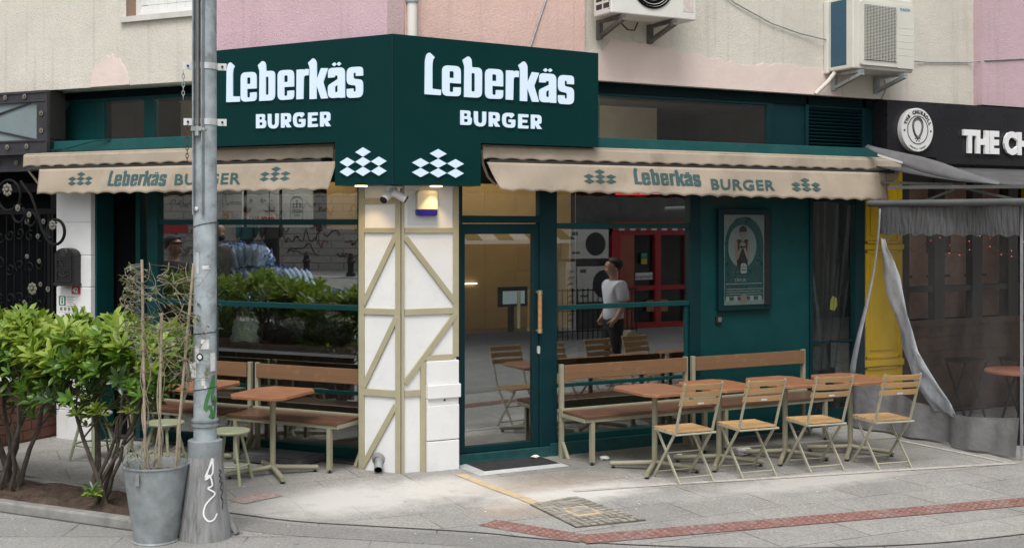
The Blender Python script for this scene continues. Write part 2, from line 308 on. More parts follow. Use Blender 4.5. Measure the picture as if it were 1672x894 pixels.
# ================================================================ GROUND
def ramp_z(x, y):
    # the side street on the left climbs away from the corner
    lx = x*math.cos(AL)+y*math.sin(AL); ly = -x*math.sin(AL)+y*math.cos(AL)
    s = (-lx-4)*.595+(-ly-2.8)*.804
    return .06*max(0., s) if lx < 0 else 0.
def ground_mat(name, base, slabs=True, size=(.62,.40), rot=0.):
    m, n, l, out = _new(name); b = n.new('ShaderNodeBsdfPrincipled'); v = coords(n, l, 'World')
    big = ramp(n, l, noise(n, l, v, .7, 6, .65), .3, .72); fine = noise(n, l, v, 38, 4, .7); mid = noise(n, l, v, 5, 6, .7)
    c = mixc(n, l, big, mul(base, .80), mul(base, 1.14))
    c = mixc(n, l, ramp(n, l, mid, .35, .75), c, mixc(n, l, .5, c, mul(base, .62)))
    c = mixc(n, l, mth(n, l, 'MULTIPLY', ramp(n, l, fine, .42, .68), .75), c, mul(base, .50))
    c = mixc(n, l, mth(n, l, 'MULTIPLY', ramp(n, l, noise(n, l, v, 55, 3, .7), .56, .66), .55), c, mul(base, 1.5))
    h = mth(n, l, 'MULTIPLY', fine, .4)
    sx = n.new('ShaderNodeSeparateXYZ'); l.new(v, sx.inputs[0])
    def spot(cx, cy, rx, ry, lo=.55, hi=1.35):
        dx = mth(n, l, 'MULTIPLY', mth(n, l, 'SUBTRACT', sx.outputs[0], cx), 1/rx); dy = mth(n, l, 'MULTIPLY', mth(n, l, 'SUBTRACT', sx.outputs[1], cy), 1/ry)
        d = mth(n, l, 'SQRT', mth(n, l, 'ADD', mth(n, l, 'MULTIPLY', dx, dx), mth(n, l, 'MULTIPLY', dy, dy)))
        d = mth(n, l, 'ADD', d, mth(n, l, 'MULTIPLY', mth(n, l, 'SUBTRACT', noise(n, l, v, 3.1, 6, .7), .5), 1.5))
        q = n.new('ShaderNodeMapRange'); q.inputs[1].default_value = lo; q.inputs[2].default_value = hi; q.inputs[3].default_value = 1; q.inputs[4].default_value = 0
        l.new(d, q.inputs[0]); return q.outputs[0]
    if slabs:
        mp = n.new('ShaderNodeMapping'); mp.inputs['Rotation'].default_value = (0, 0, rot); l.new(v, mp.inputs[0])
        br = n.new('ShaderNodeTexBrick'); br.inputs['Scale'].default_value = 1; br.inputs['Brick Width'].default_value = size[0]; br.inputs['Row Height'].default_value = size[1]
        br.inputs['Mortar Size'].default_value = .0075; br.inputs['Mortar Smooth'].default_value = .3
        br.inputs['Color1'].default_value = (.80,.80,.80,1); br.inputs['Color2'].default_value = (1.06,1.05,1.03,1); br.inputs['Mortar'].default_value = (.30,.28,.26,1)
        l.new(mp.outputs[0], br.inputs[0])
        wear = ramp(n, l, noise(n, l, v, 1.7, 5, .65), .40, .62)
        c = mixc(n, l, mth(n, l, 'ADD', mth(n, l, 'MULTIPLY', wear, .75), .22), c, mixc(n, l, 1., c, br.outputs[0], 'MULTIPLY'))
        # cement dust, rusty and dark patches left on the paving
        for cx, cy, rx, ry, col, a in ((.95,-1.42,.75,.32,(.62,.60,.56),.95),(-.75,-.75,.7,.5,(.60,.59,.56),.85),(.2,-.75,.5,.45,(.60,.58,.54),.85),(.95,-.95,.65,.30,(.40,.30,.22),.4),
                                       (3.0,-2.0,1.1,.25,(.58,.56,.52),.6),(2.6,-.5,1.7,.6,(.15,.148,.13),.65),(4.2,-.9,1.2,.9,(.15,.145,.13),.6),(-1.5,.5,.7,.9,(.16,.16,.155),.5),(.4,-1.7,.45,.25,(.52,.36,.22),.3)):
            c = mixc(n, l, mth(n, l, 'MULTIPLY', spot(cx, cy, rx, ry), a), c, col)
    vg = n.new('ShaderNodeTexVoronoi'); vg.inputs['Scale'].default_value = 2.3; l.new(v, vg.inputs['Vector'])
    c = mixc(n, l, mth(n, l, 'MULTIPLY', mth(n, l, 'LESS_THAN', mth(n, l, 'ADD', vg.outputs['Distance'], mth(n, l, 'MULTIPLY', noise(n, l, v, 25, 3), .05)), .075), .6), c, mul(base, .42))
    c = mixc(n, l, mth(n, l, 'MULTIPLY', ramp(n, l, noise(n, l, v, 2.2, 7, .72), .55, .68), .45), c, mul(base, .58))
    # small chips and litter specks
    vo = n.new('ShaderNodeTexVoronoi'); vo.inputs['Scale'].default_value = 5.5; l.new(v, vo.inputs['Vector'])
    sp = mth(n, l, 'LESS_THAN', vo.outputs['Distance'], .045)
    c = mixc(n, l, mth(n, l, 'MULTIPLY', sp, .8), c, (.68,.66,.62))
    l.new(c, b.inputs['Base Color']); b.inputs['Roughness'].default_value = .82; b.inputs['Specular IOR Level'].default_value = .3
    bumped(n, l, b, h, .35, .008); l.new(b.outputs[0], out.inputs[0]); return m
m_ground = ground_mat('street paving', (.345,.338,.32), True, size=(.9,.55), rot=rad(28))
m_slab = ground_mat('pavement slabs', (.385,.375,.352), True, size=(.78,.5), rot=rad(3))
g = MB(); xs = [-70,-45,-32]+[-28+2*i for i in range(30)]+[36,45,60,90]; ys = [-90,-60,-45]+[-38+2*i for i in range(30)]+[26,34,60]
g.sheet([[(x, y, ramp_z(x, y)-.0) for x in xs] for y in ys])
gr = struct(g.build('ground', m_ground))
# slab pavement round the corner, its outer edge a long curve
edge = [(-3.6,2.6),(-2.7,.9),(-2.2,-.1),(-1.76,-.75),(-1.39,-1.25),(-.90,-1.69),(-.32,-2.2),(.02,-2.59),(.6,-3.1),(1.4,-3.6),(2.36,-3.97),(3.3,-4.12),(4.5,-4.25),(9,-4.5),(14,-4.6)]
def smooth_line(p, k=6):
    out = []
    for i in range(len(p)-1):
        p0, p1, p2, p3 = [Vector(p[max(0,min(len(p)-1,j))]) for j in (i-1,i,i+1,i+2)]
        for s_ in range(k):
            t = s_/k; out.append(.5*((2*p1)+(p2-p0)*t+(2*p0-5*p1+4*p2-p3)*t*t+(3*p1-p0-3*p2+p3)*t**3))
    out.append(Vector(p[-1])); return out
es = smooth_line(edge)
pv = MB(); pv.poly([(x, y, .004) for x, y in es]+[(14,.25,.004),(0,.25,.004),(-3.3,4.8,.004)]); struct(pv.build('pavement', m_slab))
m_kerb = M('kerb joint stone', (.16,.155,.145), .85, var=.25, scale=9, bump=.3, bscale=50)
def strip(pts, w, z):
    rows = []; pts = [Vector(p) for p in pts]
    for i, p in enumerate(pts):
        d = (pts[min(i+1,len(pts)-1)]-pts[max(i-1,0)]).normalized(); nrm = Vector((-d.y, d.x))*w/2
        rows.append([(*(p+nrm), z), (*(p-nrm), z)])
    return rows
k = MB(); k.sheet(strip(es, .013, .008)); struct(k.build('kerb_joint', m_kerb))
m_band = ground_mat('kerb stone', (.285,.278,.262), False)
offs = [Vector(p)+Vector((-.13,-.2)) for p in es]
k = MB(); k.sheet(strip(offs, .30, .0025)); struct(k.build('kerb_stones', m_band))
def paint(name, col, keep=.5, a=.9, sc=9, under=(.33,.32,.30)):
    m, n, l, out = _new(name); b = n.new('ShaderNodeBsdfPrincipled'); v = coords(n, l, 'World')
    f = ramp(n, l, noise(n, l, v, sc, 7, .75), keep-.09, keep+.05)
    c = mixc(n, l, mth(n, l, 'MULTIPLY', f, a), under, mixc(n, l, noise(n, l, v, 20, 4), mul(col,.8), mul(col,1.15)))
    l.new(c, b.inputs['Base Color']); b.inputs['Roughness'].default_value = .85; l.new(b.outputs[0], out.inputs[0]); return m
m_cream = paint('worn cream paint', (.60,.46,.27), .42)
m_cem = paint('cement joint smear', (.56,.52,.46), .46)
k = MB(); k.sheet(strip([(.45,-.30),(.46,-.8),(.49,-1.3),(.50,-1.60)], .10, .009)); struct(k.build('painted_line', m_cream))
k = MB(); k.sheet(strip([(1.0,-1.36),(1.8,-1.50),(2.6,-1.69),(3.9,-1.97),(5.28,-2.28)], .07, .009)); struct(k.build('cement_line', m_cem))
k = MB(); k.sheet(strip([(5.22,-.9),(5.24,-1.6),(5.24,-2.25)], .05, .009)); struct(k.build('cement_line_edge', m_cem))
# red tactile paving with real studs
m_redbase = M('worn red tile', (.215,.115,.098), .9, var=.3, scale=12, dirt=(.28,.25,.23), dirt_amt=.8, dscale=3)
m_red = M('red tactile paving', (.31,.16,.132), .85, var=.3, scale=14, dirt=(.31,.27,.245), dirt_amt=.95, dscale=3, bump=.2, bscale=70)
def tact(p, q, w, name='tactile_paving', ms=None, dz=0.):
    p, q = Vector(p), Vector(q); d = (q-p).normalized(); nn = Vector((-d.y,d.x)); L_ = (q-p).length
    mb = MB(Matrix.Translation((0,0,dz))); mb.k = 1; mb.poly([(*(p+nn*w/2),.009),(*(p-nn*w/2),.009),(*(q-nn*w/2),.009),(*(q+nn*w/2),.009)]); mb.k = 0
    t = .05
    while t < L_-.03:
        for s_ in (-.36,-.12,.12,.36):
            c = p+d*t+nn*w*s_; mb.lathe([(.016,.009),(.013,.014),(.006,.0155)], (c.x,c.y,0), 6)
        t += .062
    return struct(mb.build(name, ms or [m_red, m_redbase]))
tact((-.13,-1.98),(.275,-2.735),.22,dz=-.002); tact((.235,-2.735),(6.2,-3.80),.24)
m_fade = M('faded pink tile', (.31,.235,.215), .9, var=.2, scale=12, dirt=(.33,.31,.29), dirt_amt=.9, dscale=5)
tact((-1.62,-.42),(-1.25,-.28),.22,'faded_tactile_paving',[m_fade, m_fade])
# manhole cover set with stones
m_cob = M('stone infill', (.30,.275,.235), .85, var=.35, scale=12, bump=.5, bscale=30, dirt=(.48,.44,.36), dirt_amt=.6)
mh = thing('manhole_cover', 'square manhole cover with stone infill and pale inner frame in the pavement', 'manhole cover', (.67,-2.03,0))
cs = [(.43,-1.63),(.38,-2.43),(.96,-2.49),(.90,-1.56)]
mb = MB(); mb.prism(cs[::-1], lambda a,b,t: (a,b,t), .004, .013); mb.build('frame', M('iron rim', (.10,.095,.085), .8, var=.3), mh)
cc = Vector((.667,-2.03)); rr = random.Random(4); mb = MB()
for i in range(9):
    for j in range(12):
        a, b_ = (i+.5)/9, (j+.5)/12
        p = (Vector(cs[0])*(1-a)+Vector(cs[3])*a)*(1-b_)+(Vector(cs[1])*(1-a)+Vector(cs[2])*a)*b_
        if abs(a-.5) < .2 and abs(b_-.5) < .16: continue
        w_, h_ = .021+rr.random()*.007, .024+rr.random()*.008
        mb.box(p.x-w_, p.x+w_, p.y-h_, p.y+h_, .0135, .016+rr.random()*.004)
mb.build('stones', m_cob, mh)
mb = MB()
for s_, z_ in ((.145,.0175),(.10,.0225)): mb.k = 0 if s_ > .12 else 1; mb.box(cc.x-s_*.8, cc.x+s_*.8, cc.y-s_, cc.y+s_, .0135, z_)
mb.build('inner_frame', [m_cream, m_cob], mh)
# ================================================================ APARTMENT BUILDING
def stucco(name, col, var=.08, streak=None):
    m, n, l, out = _new(name); b = n.new('ShaderNodeBsdfPrincipled'); v = coords(n, l, 'World')
    c = mixc(n, l, ramp(n, l, noise(n, l, v, 1.4, 6, .65), .3, .7), mul(col,1-var), mul(col,1+var))
    fine = noise(n, l, v, 70, 3, .6)
    c = mixc(n, l, mth(n, l, 'MULTIPLY', ramp(n, l, fine, .5, .72), .5), c, mul(col, .62))
    st = ramp(n, l, noise(n, l, coords(n, l, 'World', (9,9,.5)), 1., 5, .6), .55, .8)
    c = mixc(n, l, mth(n, l, 'MULTIPLY', st, .6), c, streak or mul(col, .6))
    l.new(c, b.inputs['Base Color']); b.inputs['Roughness'].default_value = .9; b.inputs['Specular IOR Level'].default_value = .2
    bumped(n, l, b, mth(n, l, 'ADD', noise(n, l, v, 55, 4, .65), mth(n, l, 'MULTIPLY', noise(n, l, v, 12, 3), .6)), .55, .012)
    l.new(b.outputs[0], out.inputs[0]); return m
m_beige = stucco('beige stucco', (.65,.615,.535)); m_pink = stucco('pink stucco', (.62,.43,.475)); m_salmon = stucco('salmon stucco', (.72,.50,.44)); m_lilac = stucco('lilac stucco', (.60,.44,.475))
m_patch = M('smooth pink plaster', (.72,.60,.54), .8, var=.05, scale=3, bump=.25, bscale=9, bdist=.02)
m_concrete = M('concrete', (.25,.24,.23), .9, bump=.2)
apt = thing('apartment_building', 'stucco apartment building in beige, pink and salmon above the shops', 'building', (0,1,0))
TOP = 6.4; BOT = 3.665
b = MB(ML); b.box(-2.09,-.115,-.05,.32,BOT,TOP); b.build('wall', m_pink, apt)
b = MB(ML); b.box(-9,-3.25,0,.32,BOT,TOP); b.box(-3.25,-2.11,0,.32,BOT,4.33); b.box(-3.25,-2.09,0,.32,5.6,TOP); b.build('wall', m_beige, apt)
# return strip and salmon bay on the right
b = MB(); pa = ML@Vector((-.115,-.05,0)); b.prism([(pa.x,pa.y),(.03,.0),(.03,.25),(-.05,.35),(-.2,.3)], lambda x,y,t:(x,y,t), BOT+.002, TOP); b.build('wall', stucco('shaded pink stucco',(.46,.34,.345)), apt)  # shade on the return strip is put into this darker pink
b = MB(); b.box(.033,1.925,-.02,.33,BOT,TOP); b.build('wall', m_salmon, apt)
b = MB(); b.box(1.927,7.40,.055,.35,BOT+.004,TOP); b.build('wall', m_beige, apt)
b = MB(); b.box(7.402,14,-.07,.35,BOT,TOP); b.build('wall', m_lilac, apt)
# ragged repair plaster
rr = random.Random(7)
def ragged(mb, x0, x1, z0, zt, d, amp=.05, n=40, end=True):
    top = []; 
    for i in range(n+1):
        x = x0+(x1-x0)*i/n; t = i/n; zz = zt(t)+rr.uniform(-amp,amp)*.5
        top.append((x, max(zz, z0+.02)))
    poly = [(x0,z0),(x1,z0)]+top[::-1]
    mb.prism(poly, lambda a,b_,t: (a,t,b_), d, d-.012)
b = MB(); ragged(b, 1.93, 5.3, BOT+.006, lambda t: 4.06-.10*t-.14*max(0,t-.5)+.05*math.sin(t*9)-.1*(t<.1), .056, .05); b.build('plaster_patch', m_patch, apt)
b = MB(ML); ragged(b, -3.72, -3.20, BOT+.004, lambda t: 3.70+.27*math.sin(math.pi*min(1,max(0,t)))**.5, .001, .06, 16); b.build('plaster_patch', m_patch, apt)
# window upstairs
wf = MB(ML); wf.box(-3.25,-3.20,.14,.2,4.36,5.6); wf.box(-2.16,-2.11,.14,.2,4.36,5.6); wf.box(-3.2,-2.16,.14,.2,4.36,4.43)
m_pvc = M('white pvc', (.72,.72,.70), .4, var=.05)
win = wf.build('window', m_pvc, apt)
b = MB(ML)
for i in range(18): b.box(-3.2,-2.16,.165,.18,4.43+i*.065,4.43+i*.065+.058)
for i in range(9): b.box(-3.2+i*.115,-3.195+i*.115,.16,.181,4.43,5.6)
b.build('shutter', M('white shutter',(.70,.70,.68),.5,var=.06,scale=8), win)
b = MB(ML); b.box(-3.30,-2.06,-.04,.14,4.30,4.355); b.build('sill', M('marble sill',(.60,.58,.54),.5,var=.12,dirt=(.35,.32,.28)), win)
b = MB(ML); b.box(-3.249,-3.245,.005,.2,4.36,5.6); b.build('jamb', M('brown reveal',(.28,.19,.14),.8), win)
# soffit, storey slab and the closed-off rooms behind the shopfront
b = MB(ML); b.box(-9,-.3,.321,.6,3.56,4.2); b.build('lintel', m_tealdk, apt)
b = MB(); b.box(-.2,14,.351,.6,3.56,4.2); b.build('lintel', m_tealdk, apt)
b = MB(); b.prism([(-.1,.36),(14,.36),(14,9),(-6.6,9),(-5.2,7.6)], lambda x,y,t:(x,y,t), 3.72, 3.95); b.build('storey_slab', m_concrete, apt)
b = MB(); b.prism([(-.3,.62),(14,.62),(14,9),(-6.6,9),(-5.0,7.6)], lambda x,y,t:(x,y,t), 6.2, 6.39); b.build('roof', m_concrete, apt)
m_int = M('dark shop interior', (.045,.042,.04), .8, var=.2)
m_ochre = M('ochre plywood panel', (.40,.25,.085), .6, var=.1, scale=3)
b = MB(); b.box(-6,14,7.5,7.7,0,3.7); b.box(5.72,5.8,.6,7.5,0,3.7); b.box(13.9,14,.4,7.5,0,3.7); b.build('interior_wall', m_int, apt)
b = MB(ML); b.box(-4.28,-4.18,.6,6,0,3.7); b.build('interior_wall', m_int, apt)
b = MB(); b.prism([(.0,.2),(14,.2),(14,7.5),(-5,7.5),(-2.3,3.6)], lambda x,y,t:(x,y,t), .012, .03); b.build('interior_floor', M('dark floor tile',(.06,.055,.05),.35), apt)
b = MB(); b.box(.6,3.09,2.2,2.26,.03,3.4)
for i in range(5): b.box(1.55+i*.4,1.556+i*.4,2.195,2.2,.03,3.4)
b.build('ochre_partition', m_ochre, apt)
b = MB(ML); b.box(-1.62,-1.27,1.2,1.24,2.2,3.4); b.box(-1.15,-.95,1.1,1.14,2.2,3.4); b.build('ochre_partition', m_ochre, apt)
# rain pipe at the corner
rp = thing('rain_pipe', 'cream plastic rain pipe running down beside the salmon wall', 'pipe', (.078,-.07,3.9))
b = MB(); b.tube([(.078,-.072,3.80),(.078,-.072,TOP)], .046, 14); b.build('pipe', M('cream pipe',(.74,.71,.65),.5,var=.05), rp)
b = MB(); b.lathe([(.05,0),(.058,.004),(.058,.05),(.05,.055)], (.078,-.072,4.24), 16); b.box(.03,.12,-.072,-.02,4.255,4.28); b.build('clamp', m_zinc, rp)
# ================================================================ SHOPFRONT
sh = thing('burger_shop', 'dark teal timber shopfront with tall glass panes wrapping the corner', 'shop front', (.3,.4,0))
D = .14; 
for x0_, x1_ in ((.56,.66),(1.488,1.683),(3.278,3.41)): b = MB(); b.box(x0_,x1_,D-.045,D+.04,0,2.98); b.build('post', m_tealdk, sh, bevel=.004)
b = MB(); b.box(.66,1.488,D-.04,D+.04,2.262,2.333); b.build('door_lintel', m_tealdk, sh, bevel=.004)
# right window
wr = MB(); wr.box(1.683,3.278,D-.035,D+.035,2.208,2.262); wr.box(1.683,3.278,D-.03,D+.035,1.412,1.458); wr.box(1.683,3.278,D-.015,D+.03,.655,.69); wr.box(1.683,3.278,D-.04,D+.03,.12,.19); wr.box(1.683,3.278,D-.035,D+.03,2.64,2.98); wr.box(3.235,3.278,D-.012,D+.03,.19,1.412)
w_r = wr.build('window', m_teal, sh, bevel=.004)
b = MB(); b.box(1.68,3.28,D+.002,D+.008,.19,2.64); b.build('pane', m_glass, w_r)
b = MB(); b.box(1.60,4.90,D-.075,D+.03,0,.125); b.box(.56,1.60,D-.07,D+.03,.0,.10); b.build('plinth', M('scuffed teal plinth',(.008,.060,.060),.5,var=.25,scale=14,bump=.3,bscale=25), sh, bevel=.004)
# door
dr = MB(); dr.box(.662,.693,D-.03,D+.03,.105,2.255); dr.box(1.423,1.486,D-.03,D+.03,.105,2.255); dr.box(.693,1.423,D-.03,D+.03,2.158,2.255); dr.box(.693,1.423,D-.03,D+.03,.105,.163)
door = dr.build('door', m_tealdk, sh, bevel=.004)
b = MB(); b.box(.69,1.426,D+.002,D+.008,.16,2.16); b.build('door_glass', m_glass, door)
b = MB(); b.box(.655,1.49,D+.002,D+.008,2.33,2.9); b.build('fanlight', m_glass, sh)
b = MB(); b.tube([(1.462,D-.095,1.24),(1.462,D-.095,1.58)], .021, 12); 
b.mat(1)
for z0, z1 in ((1.205,1.245),(1.575,1.615)): b.tube([(1.462,D-.095,z0),(1.462,D-.095,z1)], .024, 12)
for z0 in (1.225,1.595): b.tube([(1.462,D-.095,z0),(1.462,D-.028,z0)], .011, 8)
b.build('handle', [wood('handle wood',(.36,.17,.07),(.48,.26,.11),axis=2), M('brass',(.42,.33,.2),.4,metal=.6)], door)
b = MB(); b.tube([(1.33,D+.09,1.24),(1.33,D+.09,1.60)], .018, 10); b.build('inner_handle', m_beam, door)
b = MB(); b.prism(rounded([(1.465,1.0,.015),(1.495,1.0,.015),(1.495,1.075,.015),(1.465,1.075,.015)]), lambda a,c,t:(a,t,c), D-.03, D-.045); b.build('lock', m_alu, door)
# teal wall panel, glazed side door
b = MB(); b.box(3.41,4.90,D-.02,D+.05,.12,2.98); b.build('wall_panel', m_teal, sh)
b = MB(); b.box(4.90,4.94,D-.045,D+.03,0,2.98); b.box(5.56,5.70,D-.05,D+.04,0,2.98); b.box(4.94,5.56,D-.02,D+.03,0,.2); b.box(4.94,5.56,D-.02,D+.03,2.5,2.98); b.box(4.94,5.56,D-.015,D+.03,.93,.96)
sd_ = b.build('side_door', m_tealdk, sh, bevel=.004)
b = MB(); b.box(4.93,5.57,D+.002,D+.008,.2,2.5); b.build('side_door_glass', m_upglass, sd_)
# fascia, sill, clerestory, vent on the right
b = MB(); b.box(.4,6.04,D+.06,D+.2,2.64,3.05); b.build('fascia', m_tealdk, sh)
b = MB(); b.box(1.2,5.93,-.05,D+.03,2.992,3.10); b.build('sill', m_sill_lit, sh, bevel=.006)
m_overhang_shade = M('painted overhang shade', (.0012,.008,.010), .7, spec=.1)  # black strip stands in for the shade under the wall overhang
b = MB(); b.box(.5,6.04,D-.03,D-.021,3.565,3.660); b.build('overhang_shade_strip', m_overhang_shade, sh)
b = MB(); b.box(.5,4.325,D-.02,D+.05,3.535,3.662); b.box(4.325,4.40,D-.02,D+.05,3.10,3.662); b.box(4.40,4.86,D-.005,D+.05,3.10,3.662); b.box(4.85,4.89,D-.03,D+.05,3.10,3.662); b.box(5.68,5.74,D-.03,D+.05,3.10,3.662); b.box(5.74,6.04,D-.005,D+.05,3.10,3.662); b.box(4.89,5.68,D-.02,D+.05,3.54,3.662)
ct = b.build('clerestory', m_tealdk, sh, bevel=.004)
b = MB(); b.box(.5,4.33,D+.01,D+.016,3.10,3.54); b.build('pane', m_upglass, ct)
b = MB(); b.box(4.90,5.67,D+.03,D+.05,3.10,3.54)
for i in range(11): z = 3.12+i*.038; b.bar((4.892,D-.0,z+.012),(5.678,D-.0,z+.012),.05,.007,(0,.55,.8))
b.build('vent_grille', m_tealdk, sh)
# rooms seen through the clerestory
b = MB(); b.box(.3,4.6,2.6,2.7,3.0,3.72); b.build('mezzanine_wall', M('grey beige plaster',(.55,.48,.39),.8,var=.08), sh)
b = MB(); b.tube([(2.62,.9,3.0),(2.62,.9,3.7)], .05, 10); b.tube([(2.42,.9,3.7),(2.42,.9,3.3),(2.55,.88,3.2),(2.55,.88,3.0)], .04, 10); b.build('duct_pipe', m_pvc, sh)
b = MB(); b.box(.3,4.6,2.55,2.58,3.02,3.22); b.box(3.4,4.4,2.5,2.54,3.05,3.10); b.build('mezzanine_rail', M('navy board',(.05,.055,.07),.6), sh)
# left side
DL = .30
for x0_, x1_ in ((-.63,-.44),(-3.205,-3.065),(-4.03,-3.87),(-3.36,-3.30)): b = MB(ML); b.box(x0_,x1_,DL-.045,DL+.05,0,2.98); b.build('post', m_teal, sh, bevel=.004)
b = MB(ML); b.box(-3.065,-.63,DL-.03,DL+.035,2.244,2.298); b.box(-3.065,-.63,DL-.03,DL+.035,1.432,1.482); b.box(-3.065,-.63,DL-.015,DL+.03,.63,.665); b.box(-3.065,-.63,DL-.04,DL+.035,0,.13); b.box(-3.065,-.63,DL-.03,DL+.035,2.66,2.98); b.box(-2.42,-2.36,DL-.028,DL+.035,.13,2.66)
w_l = b.build('window', m_teal, sh, bevel=.004)
b = MB(ML); b.box(-3.07,-.62,DL+.002,DL+.008,.13,2.66); b.build('pane', m_glass, w_l)
b = MB(ML); b.box(-3.065,-.63,DL-.05,DL-.031,.985,1.012); b.build('rail', M('grey rail',(.07,.075,.075),.4), w_l)
b = MB(ML); b.box(-3.87,-3.36,DL+.06,DL+.1,0,2.98); b.build('doorway', m_recess, sh)  # black panel stands in for the unlit depth of the doorway
b = MB(ML); b.box(-4.1,-.3,DL+.06,DL+.2,2.66,3.05); b.build('fascia', m_tealdk, sh)
b = MB(ML); b.box(-4.2,-.9,-.05,DL+.03,3.004,3.118); b.build('sill', m_sill_lit, sh, bevel=.006)
b = MB(ML); b.box(-4.6,-.4,DL-.03,DL-.021,3.585,3.658); b.build('overhang_shade_strip', m_overhang_shade, sh)
b = MB(ML); b.box(-4.6,-.4,DL-.02,DL+.05,3.555,3.66); b.box(-3.92,-3.817,DL-.02,DL+.05,3.118,3.555); b.box(-3.27,-3.138,DL-.02,DL+.05,3.118,3.555); b.box(-4.6,-3.92,DL-.0,DL+.05,3.118,3.555)
ct2 = b.build('clerestory', m_teal, sh, bevel=.004)
b = MB(ML); b.box(-3.82,-.5,DL+.01,DL+.016,3.11,3.56); b.build('pane', m_upglass, ct2)
b = MB(ML); b.box(-4.2,-.6,1.9,1.95,3.0,3.72); b.build('mezzanine_wall', M('grey beige plaster b',(.60,.53,.43),.8,var=.08), sh)
b = MB(ML); b.bar((-4.36,-.12,3.0),(-4.28,.22,3.56),.05,.05); b.build('brace', m_teal, sh)
b = MB(ML); b.tube([(-4.2,-.1,3.0),(-3.9,-.12,3.04),(-3.6,-.1,3.10),(-3.4,-.06,3.115)], .008, 6); b.tube([(-4.2,-.1,3.02),(-4.0,-.13,3.03),(-3.75,-.13,3.0)], .007, 6); b.build('cable', m_teal, sh)
# ================================================================ CORNER PILLAR
pl = thing('corner_pillar', 'white corner pillar with olive half-timber beams and a boxed stone foot', 'pillar', (.1,.15,0))
qa = ML@Vector((-.443,0,0)); qb = ML@Vector((-.443,.33,0))
b = MB(); b.prism([(0,.0),(.55,.0),(.55,.30),(qb.x,qb.y),(qa.x,qa.y)], lambda x,y,t:(x,y,t), 0, 2.62); b.build('core', m_white, pl)
T = .018
def beams(F, name, segs):
    mb = MB(F)
    for i, (x0,z0,x1,z1,w) in enumerate(segs):
        mb.bar((x0,-T/2-.0007*i,z0),(x1,-T/2-.0007*i,z1),T,w,(1,0,0) if abs(x1-x0) < .01 else (0,0,1))
    mb.build(name, m_beam, pl, bevel=.002)
beams(ML, 'timber_frame', [(-.414,0,-.414,2.6,.058),(-.39,2.462,-.05,2.462,.05),(-.39,2.195,-.05,2.195,.046),(-.39,1.458,-.05,1.458,.055),(-.39,.72,-.05,.72,.062),
     (-.395,1.52,-.04,2.16,.05),(-.395,.76,-.035,1.42,.05),(-.405,.03,-.045,.62,.05)])
beams(IDM, 'timber_frame', [(.541,1.03,.541,2.6,.056),(.03,2.195,.515,2.195,.046),(.03,1.457,.515,1.457,.055),(.03,.722,.182,.722,.056),(.208,0,.208,1.0,.05),(.235,1.033,.515,1.033,.05),
     (.035,2.13,.53,1.535,.05),(.03,.815,.53,1.415,.05)])
b = MB(); b.prism([(-.004,-.02),(.024,-.02),(.024,-.002),(.0,-.002)], lambda x,y,t:(x,y,t), 0.003, 2.6)
b.F = ML; b.prism([(-.05,-.02),(.004,-.02),(.0,-.002),(-.05,-.002)], lambda x,y,t:(x,y,t), 0.003, 2.6); b.build('corner_post', m_beam, pl)
b = MB(); b.box(.237,.556,-.055,.02,.0,.275); b.box(.237,.556,-.055,.02,.283,.60); b.box(.237,.556,-.045,.02,.60,.67); b.box(.234,.565,-.075,.02,.665,.79); b.box(.237,.556,-.05,.02,.79,1.005); b.build('stone_foot', m_white, pl, bevel=.006)
b = MB(); b.lathe([(.010,0),(.010,.004)], (.41,-.047,.645), 10, (0,-1,0)); b.build('screw', m_black, pl)
b = MB(); b.box(.065,.37,-.006,.0,2.245,2.56); b.build('backing_plate', M('light grey plate',(.62,.62,.60),.5,var=.03), pl)
# alarm box
al = thing('alarm_box', 'white alarm siren box with a blue lower lens on the pillar', 'alarm box', (.23,-.03,2.33))
b = MB(); b.prism(rounded([(.135,2.385,.004),(.335,2.385,.004),(.335,2.555,.03),(.135,2.555,.03)]), lambda x,z,t:(x,t,z), -.0065, -.06); b.build('cover', M('cream plastic',(.72,.66,.52),.35,var=.03), al, bevel=.005)
b = MB(); b.prism(rounded([(.135,2.325,.03),(.335,2.325,.03),(.335,2.384,.004),(.135,2.384,.004)]), lambda x,z,t:(x,t,z), -.0065, -.058); b.build('lens', M('blue lens',(.02,.018,.22),.2,var=.05), al, bevel=.004)
# security cameras
def cctv(p, d, label):
    t = thing('security_camera', label, 'security camera', p, 'security cameras under the sign')
    p = Vector(p); d = Vector(d).normalized(); c = p+Vector((0,0,-.075))
    b = MB(); b.lathe([(.035,0),(.035,-.012),(.014,-.014),(.014,-.05)], p, 14); b.tube([p+Vector((0,0,-.045)), c], .014, 8); b.build('bracket', m_pvc, t)
    b = MB(); b.tube([c-d*.06, c-d*.05, c+d*.075], [.03,.036,.036], 14); b.build('body', m_pvc, t)
    b = MB(); b.tube([c+d*.0755, c+d*.085], [.036,.034], 14); b.build('lens_hood', m_black, t)
cctv((-.165,-.09,2.585), (-.75,-.45,-.62), 'white bullet security camera under the sign aimed left and down')
cctv((-.075,-.12,2.585), (.75,-.42,-.5), 'white bullet security camera under the sign aimed right towards the door')
# ================================================================ CORNER SIGN
DR, DLs = .28, .3256
sg = thing('corner_sign', 'dark green corner sign with lit white Leberkäs Burger lettering on both faces', 'sign', (-.2,-.28,2.6))
def wL(x, y): v = ML@Vector((x,y,0)); return (v.x, v.y)
cor = (-.198,-.28)
